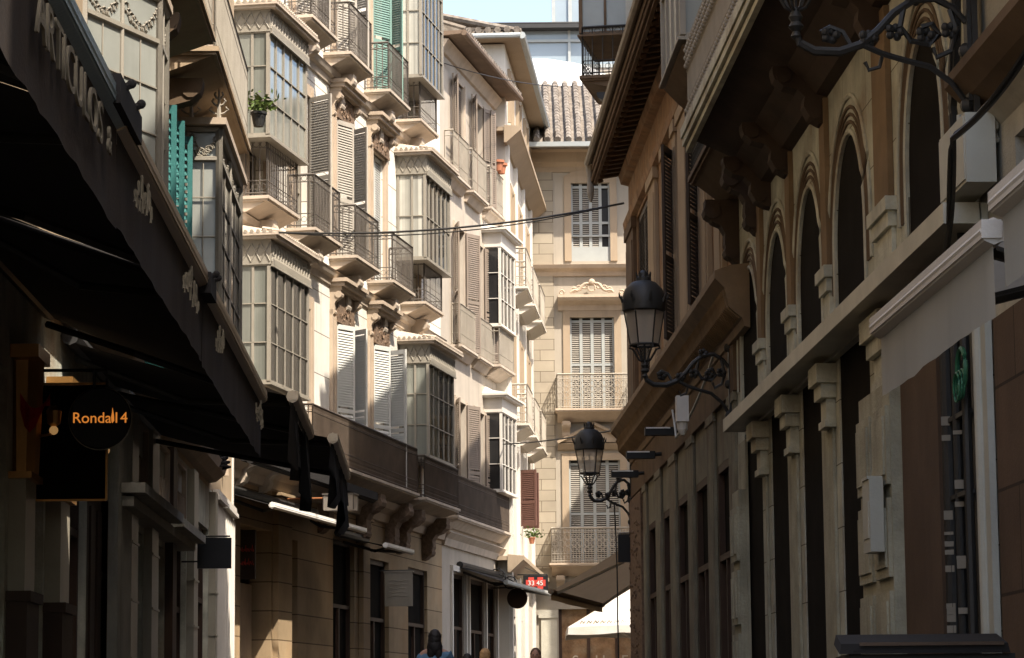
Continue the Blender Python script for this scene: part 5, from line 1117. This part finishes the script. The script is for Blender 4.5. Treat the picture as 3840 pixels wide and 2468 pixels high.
t = Root('sign_plaque', 'pale grey square plaque hung out from the shop pier under the short awning', 'sign', FM, 10.9, 0.4, 3.25)
mb = MB(-1); mb.box(-0.05, 0.05, -0.28, 0.28, -0.36, 0.32); mb.box(-0.06, 0.06, -0.3, 0.3, 0.32, 0.35); mb.build('panel', 'plaque', t)
mb = MB(-1)
for k in range(5): mb.tube([(-0.053, -0.18 + 0.07 * math.sin(k * 3 + q), 0.15 - 0.07 * k) if False else (-0.053, -0.18 + 0.09 * q, 0.15 - 0.075 * k + 0.012 * math.sin(q * 2 + k)) for q in range(5)], 0.006, 4)
mb.build('worn_marks', 'lattice_iron', t); mb = MB(-1); mb.tube([(0, -0.4, 0.36), (0, 0.28, 0.36)], 0.014, 5); mb.build('bracket', 'iron', t)
t = Root('hanging_sign', 'small black box sign at the far corner of the old house, over the parasol', 'sign', FR, 31.1, 0.14, 3.26)
mb = MB(1); mb.box(-0.06, 0.06, -0.12, 0.12, -0.22, 0.22); mb.build('panel', 'black_paint', t); mb = MB(1); mb.tube([(0, -0.25, 0.24), (0, 0.1, 0.24)], 0.012, 5); mb.build('bracket', 'iron', t)
for i, uu in enumerate((22.2, 25.4, 28.4)):                              # black sign boxes with a light edge under the shop cornice
    t = Root('light_box', 'black light box with a pale edge under the shop cornice, ' + ('nearest of the three', 'middle one of the three', 'farthest of the three')[i], 'light box', FR, uu, 0.42, 4.2, 'black light boxes under the shop cornice')
    mb = MB(1); mb.box(-0.08, 0.08, -0.28, 0.12, -0.05, 0.05); mb.build('case', 'black_paint', t)
    mb = MB(1); mb.box(-0.092, -0.081, -0.2, 0.11, 0.03, 0.048); mb.build('edge', 'white_sign', t)
    mb = MB(1); mb.tube([(0, -0.42, 0.02), (0, -0.2, 0.0)], 0.03, 6); mb.build('bracket', 'iron', t)
# copper armed glass lantern, sensor box, cables
t = Root('wall_lamp', 'glass shop lamp on a straight copper arm under the black flaps', 'lamp', FM, 3.2, 0.1, 4.35)
mb = MB(-1); mb.tube([(0, -0.1, 0.12), (0, 0.72, 0.12)], 0.02, 6); mb.build('arm', 'copper', t)
mb = MB(-1); mb.box(-0.16, 0.16, 0.74, 1.28, -0.1, 0.16); mb.build('glass', 'lamp_glass', t); mb = MB(-1)
for a in (-0.16, 0.16):
    for oo in (0.74, 1.28): mb.tube([(a, oo, -0.1), (a, oo, 0.18)], 0.012, 4)
mb.box(-0.18, 0.18, 0.72, 1.3, 0.165, 0.19); mb.build('frame', 'grey_iron', t)
mb = MB(1); mb.box(-0.09, 0.09, 0, 0.14, -0.15, 0.15)
for q in (-0.05, 0.02, 0.08): mb.box(-0.094, -0.09, 0.04, 0.09, q, q + 0.03)
mb.lathe((0, 0.07, -0.3), [(0.03, 0), (0.06, 0.06), (0.07, 0.15)], 10); o = mb.build('sensor_box', 'white_sign'); put(o, 'small white sensor box with vents under the shop cornice', 'box', FR, 18.7, 0.32, 4.1)
mb = MB(1); mb.box(0.0, 0.82, 0.0, 0.18, 0.0, 0.42); mb.box(0.02, 0.40, 0.18, 0.188, 0.02, 0.4); mb.box(0.42, 0.80, 0.18, 0.188, 0.02, 0.4); mb.tube([(0.45, 0.12, 0.42), (0.45, 0.12, 0.5)], 0.02, 5); o = mb.build('junction_box', 'grey_box'); put(o, 'grey electrical box on the wall below the black cables at the right', 'box', FR, 2.55, 0.04, 3.66)
mb = MB(1); mb.box(0, 0.32, 0, 0.10, 0, 0.52); mb.box(0.04, 0.28, 0.10, 0.106, 0.1, 0.36); mb.box(0.02, 0.3, 0, 0.11, 0.52, 0.54); o = mb.build('letter_box', 'grey_box'); put(o, 'pale grey post box on the panelled pilaster', 'box', FR, 6.25, 0.15, 1.70)
def cable(name, label, pts, r=0.018, sag=0.0, m='iron', n=14, group=None, strands=1):
    mb = MB(1); P = [Vector(p) for p in pts]
    for k in range(strands):
        path = []
        for a, b2 in zip(P, P[1:]):
            for i in range(n + (1 if b2 is P[-1] else 0)):
                t = i / n; q = a.lerp(b2, t); q.z -= sag * (1 + 0.35 * k) * 4 * t * (1 - t); q.x += 0.015 * math.sin(3 * t + 2 * k); q.z += 0.03 * k * (1 - t); path.append(tuple(q - P[0]))
        mb.tube(path, r * (1 if k == 0 else 0.6), 5)
    o = mb.build(name, m); o.location = P[0]; o['label'] = label; o['category'] = 'cable'
    if group: o['group'] = group
    return o
cable('overhead_cable', 'twin dark cables sagging right across the street at balcony height', [(-4.60, 47.0, 8.76), (1.80, 44.6, 8.72)], 0.018, 0.22, strands=2)
cable('overhead_cable', 'single black cable low across the far street, behind the second lantern', [(-0.25, 69.0, 7.28), (1.92, 44.9, 5.18)], 0.016, 0.05)
cable('overhead_cable', 'thin wire high over the street from the eave of the pinkish house', [(-1.5, 64, 15.6), (1.2, 70, 16.4)], 0.012, 0.1)
cable('wall_cable', 'thin dark wire hanging down the far corner of the old house', [(1.60, 45.2, 4.0), (1.63, 45.2, 2.2), (1.62, 45.2, 0.2)], 0.012)
p = lambda u, o, z: tuple(FR.pt(u, o, z))
cable('wall_cable', 'bundle of black cables climbing the wall by the nearest lantern', [p(3.35, 0.1, 3.4), p(3.42, 0.12, 4.3), p(3.2, 0.12, 5.0), p(3.3, 0.12, 6.2)], 0.03, 0.0, strands=3)
cable('wall_cable', 'black cables slanting up over the grey electrical box', [p(3.4, 0.2, 3.35), p(2.2, 0.36, 3.85), p(0.5, 0.2, 4.1)], 0.02, 0.05, strands=2)
cable('wall_cable', 'pale cable drooping under the gilt shop cornice', [p(17.0, 0.2, 4.5), p(20.5, 0.3, 3.95), p(22.0, 0.2, 4.45)], 0.016, 0.08, m='grey_box')
mb = MB(1); mb.ring((0, 0.0, 0), 0.13, 0.016, 'uz', 20)
for k in range(3): mb.ring((0.01 * k, 0.015 * k, -0.09 - 0.01 * k), 0.09, 0.008, 'uz', 18)
o = mb.build('hose_coil', 'green_hose'); put(o, 'coil of green hose hung on the drain pipes beside the off white awning', 'hose', FR, 3.5, 0.10, 2.66)
t = Root('counter', 'low black flat-topped street counter at the bottom right', 'counter', Fr(1.86, 13.0, 1, 0, 'L'))
mb = MB(-1); mb.box(-0.37, 0.37, -0.30, 0.24, 0.0, 0.80); mb.build('cabinet', 'black_paint', t)
mb = MB(-1); mb.hexa([(-0.42, 0.30, 0.80), (0.34, 0.30, 0.80), (0.40, -0.36, 0.86), (-0.37, -0.36, 0.86), (-0.41, 0.29, 0.845), (0.33, 0.29, 0.845), (0.39, -0.36, 0.905), (-0.36, -0.36, 0.905)]); mb.box(-0.36, 0.30, 0.30, 0.312, 0.80, 0.815); mb.build('top', 'canvas_black', t)
mb = MB(-1); mb.box(-0.33, 0.31, 0.302, 0.318, 0.835, 0.85); mb.build('trim', 'brown_panel', t)

# ================================================================ people
def person(label, x, y, h, facing, top, hair, long_hair=False, seed=0, bag=False, stride=0.12):
    fr = Fr(x, y, math.cos(facing), math.sin(facing), 'L')           # u = the way the person faces
    t = Root('person', label, 'person', fr, group='people walking at the far end'); k = h / 1.72
    def skin(name, verts, edges, radii, m, root=0, sub=2):
        me = bpy.data.meshes.new(name); me.from_pydata([tuple(c * k for c in v) for v in verts], edges, []); o = bpy.data.objects.new(name, me); COL.objects.link(o)
        md = o.modifiers.new('skin', 'SKIN'); 
        for i, r in enumerate(radii): d = me.skin_vertices[0].data[i]; d.radius = tuple(q * k for q in (r if isinstance(r, tuple) else (r, r))); d.use_root = (i == root)
        ss = o.modifiers.new('sub', 'SUBSURF'); ss.levels = ss.render_levels = sub; md.use_smooth_shade = True
        me.materials.append(MT[m]); o.parent = t.ob; return o
    st = stride
    V = [(0, 0, 0.95), (0, 0, 1.10), (0.0, 0, 1.28), (0, 0, 1.42), (0.01, 0, 1.50),                           # 0-4 pelvis, waist, chest, neck base, neck
         (0, 0.17, 1.40), (-0.02, 0.22, 1.12), (0.08, 0.23, 0.90), (0, -0.17, 1.40), (0.02, -0.22, 1.12), (0.14, -0.22, 0.92),   # arms
         (0.01, 0.09, 0.90), (0.06 + st, 0.10, 0.49), (st, 0.10, 0.08), (st + 0.13, 0.11, 0.04), (0.0, -0.09, 0.90), (0.02 - st * 0.4, -0.10, 0.49), (-st * 1.3, -0.10, 0.10), (-st * 1.3 + 0.12, -0.11, 0.04)]
    E_ = [(0, 1), (1, 2), (2, 3), (3, 4), (3, 5), (5, 6), (6, 7), (3, 8), (8, 9), (9, 10), (0, 11), (11, 12), (12, 13), (13, 14), (0, 15), (15, 16), (16, 17), (17, 18)]
    Rr = [(0.115, 0.15), (0.105, 0.135), (0.115, 0.165), (0.075, 0.11), 0.05, 0.062, 0.043, 0.032, 0.062, 0.043, 0.032, 0.085, 0.056, 0.040, 0.035, 0.085, 0.056, 0.040, 0.035]
    parts = [skin('tmp_body', V, E_, Rr, 'skin')]
    for sg, a in ((1, 7), (-1, 10)):                                              # hands with five fingers
        w = V[a]; vs_ = [w, (w[0] + 0.03, w[1], w[2] - 0.08)]; es = [(0, 1)]; rs_ = [0.024, (0.016, 0.036)]
        for f in range(4):
            n = len(vs_); yy = w[1] + (f - 1.5) * 0.02; L = (0.07, 0.08, 0.075, 0.06)[f]
            vs_ += [(w[0] + 0.035, yy, w[2] - 0.09), (w[0] + 0.05, yy, w[2] - 0.09 - L * 0.55), (w[0] + 0.045, yy, w[2] - 0.09 - L)]; es += [(1, n), (n, n + 1), (n + 1, n + 2)]; rs_ += [0.0095, 0.0088, 0.0075]
        n = len(vs_); vs_ += [(w[0] + 0.055, w[1] - sg * 0.02, w[2] - 0.045), (w[0] + 0.075, w[1] - sg * 0.02, w[2] - 0.09)]; es += [(0, n), (n, n + 1)]; rs_ += [0.011, 0.009]
        parts.append(skin('tmp_hand', vs_, es, rs_, 'skin', 0, 1))
    dg = bpy.context.evaluated_depsgraph_get(); bm = bmesh.new()
    for o in parts: me = bpy.data.meshes.new_from_object(o.evaluated_get(dg)); bm.from_mesh(me)
    for o in parts: bpy.data.objects.remove(o)
    def blob(bm_, c, r, nz=0.0, n=20):
        rnd = random.Random(seed + int(100 * c[2])); vs = bmesh.ops.create_uvsphere(bm_, u_segments=n, v_segments=n // 2 + 2, radius=1.0)['verts']
        for v in vs: f = 1 + nz * (rnd.random() - 0.5); v.co = Vector(((c[0] + v.co.x * r[0] * f) * k, (c[1] + v.co.y * r[1] * f) * k, (c[2] + v.co.z * r[2] * f) * k))
    blob(bm, (0.02, 0, 1.60), (0.092, 0.074, 0.112)); blob(bm, (0.045, 0, 1.535), (0.058, 0.052, 0.05)); blob(bm, (0.112, 0, 1.588), (0.018, 0.012, 0.024), n=10); blob(bm, (0.0, 0, 1.47), (0.052, 0.05, 0.09))
    for sg in (-1, 1): blob(bm, (0.015, sg * 0.077, 1.592), (0.018, 0.010, 0.03), n=10)
    me = bpy.data.meshes.new('body'); bm.to_mesh(me); bm.free(); bo = bpy.data.objects.new('body', me); COL.objects.link(bo)
    rm = bo.modifiers.new('remesh', 'REMESH'); rm.mode = 'VOXEL'; rm.voxel_size = 0.0085; rm.use_smooth_shade = True
    dg = bpy.context.evaluated_depsgraph_get(); me2 = bpy.data.meshes.new_from_object(bo.evaluated_get(dg)); bo.modifiers.clear(); bo.data = me2; me2.name = 'body'; me2.materials.clear(); me2.materials.append(MT['skin']); bo.parent = t.ob
    mb = MB(-1)
    for sg in (-1, 1): mb.ball((0.104 * k, sg * 0.031 * k, 1.615 * k), 0.011 * k, 6)
    mb.build('eyes', 'cloth_dark', t); mb = MB(-1); mb.box(0.094 * k, 0.102 * k, -0.022 * k, 0.022 * k, 1.545 * k, 1.552 * k); mb.build('mouth', 'terracotta', t)
    skin('shirt', [V[0], V[1], V[2], (0, 0, 1.41), (0, 0.15, 1.40), (-0.01, 0.205, 1.24), (0, -0.15, 1.40), (0.01, -0.205, 1.24)], [(0, 1), (1, 2), (2, 3), (3, 4), (4, 5), (3, 6), (6, 7)], [(0.135, 0.17), (0.125, 0.155), (0.135, 0.185), (0.10, 0.13), 0.088, 0.075, 0.088, 0.075], top)
    skin('trousers', [(0, 0, 0.98), V[11], V[12], V[13], V[15], V[16], V[17]], [(0, 1), (1, 2), (2, 3), (0, 4), (4, 5), (5, 6)], [(0.125, 0.16), 0.095, 0.068, 0.055, 0.095, 0.068, 0.055], 'cloth_dark')
    bm = bmesh.new(); blob(bm, (-0.012, 0, 1.633), (0.100, 0.086, 0.098), 0.10, 26); blob(bm, (-0.045, 0, 1.585), (0.075, 0.084, 0.10), 0.12, 26)
    if long_hair: blob(bm, (-0.065, 0, 1.50), (0.06, 0.098, 0.12), 0.14, 26); blob(bm, (-0.07, 0.045, 1.44), (0.045, 0.055, 0.11), 0.16, 18); blob(bm, (-0.07, -0.045, 1.43), (0.045, 0.055, 0.12), 0.16, 18)
    me = bpy.data.meshes.new('hair'); bm.to_mesh(me); bm.free(); ho = bpy.data.objects.new('hair', me); COL.objects.link(ho); me.materials.append(MT[hair]); ho.parent = t.ob
    me.polygons.foreach_set('use_smooth', [True] * len(me.polygons))
    if bag:
        mb = MB(-1); mb.tube([(0.12 * k, -0.10 * k, 1.36 * k), (0.02, -0.14 * k, 1.47 * k), (-0.14 * k, 0.0, 1.30 * k), (-0.13 * k, 0.14 * k, 1.08 * k)], 0.014, 5); mb.build('strap', 'cloth_dark', t)
    return t
person('person with long dark hair, a blue shirt and a dark shoulder strap, walking away', -1.03, 36.8, 1.72, R_(92), 'denim', 'hair_dark', long_hair=True, bag=True)
person('person with blond hair, only the top of the head showing', -0.47, 45.2, 1.70, R_(86), 'cloth_light', 'hair_blond')
person('person with short brown hair at the right of the group of heads', 0.33, 45.6, 1.71, R_(-95), 'cloth_light', 'hair_brown')
person('person with dark hair half hidden between the blue shirted and the blond person', -0.78, 46.8, 1.66, R_(95), 'cloth_dark', 'hair_dark')

# ================================================================ ground
me = bpy.data.meshes.new('ground'); S_ = 400
me.from_pydata([(-S_, -S_, -0.02), (S_, -S_, -0.02), (S_, S_, -0.02), (-S_, S_, -0.02)], [], [(0, 1, 2, 3)]); g = bpy.data.objects.new('ground', me); COL.objects.link(g); g['kind'] = 'structure'; me.materials.append(MT['dark_stone'])
me = bpy.data.meshes.new('street'); me.from_pydata([(-5.5, -15, 0), (6.5, -15, 0), (9, 90, 0), (-5.5, 90, 0)], [], [(0, 1, 2, 3)]); g = bpy.data.objects.new('street', me); COL.objects.link(g); g['kind'] = 'structure'; me.materials.append(MT['paving'])
for o in list(bpy.data.objects):
    if o.name.split('.')[0] == 'tmp': bpy.data.objects.remove(o)
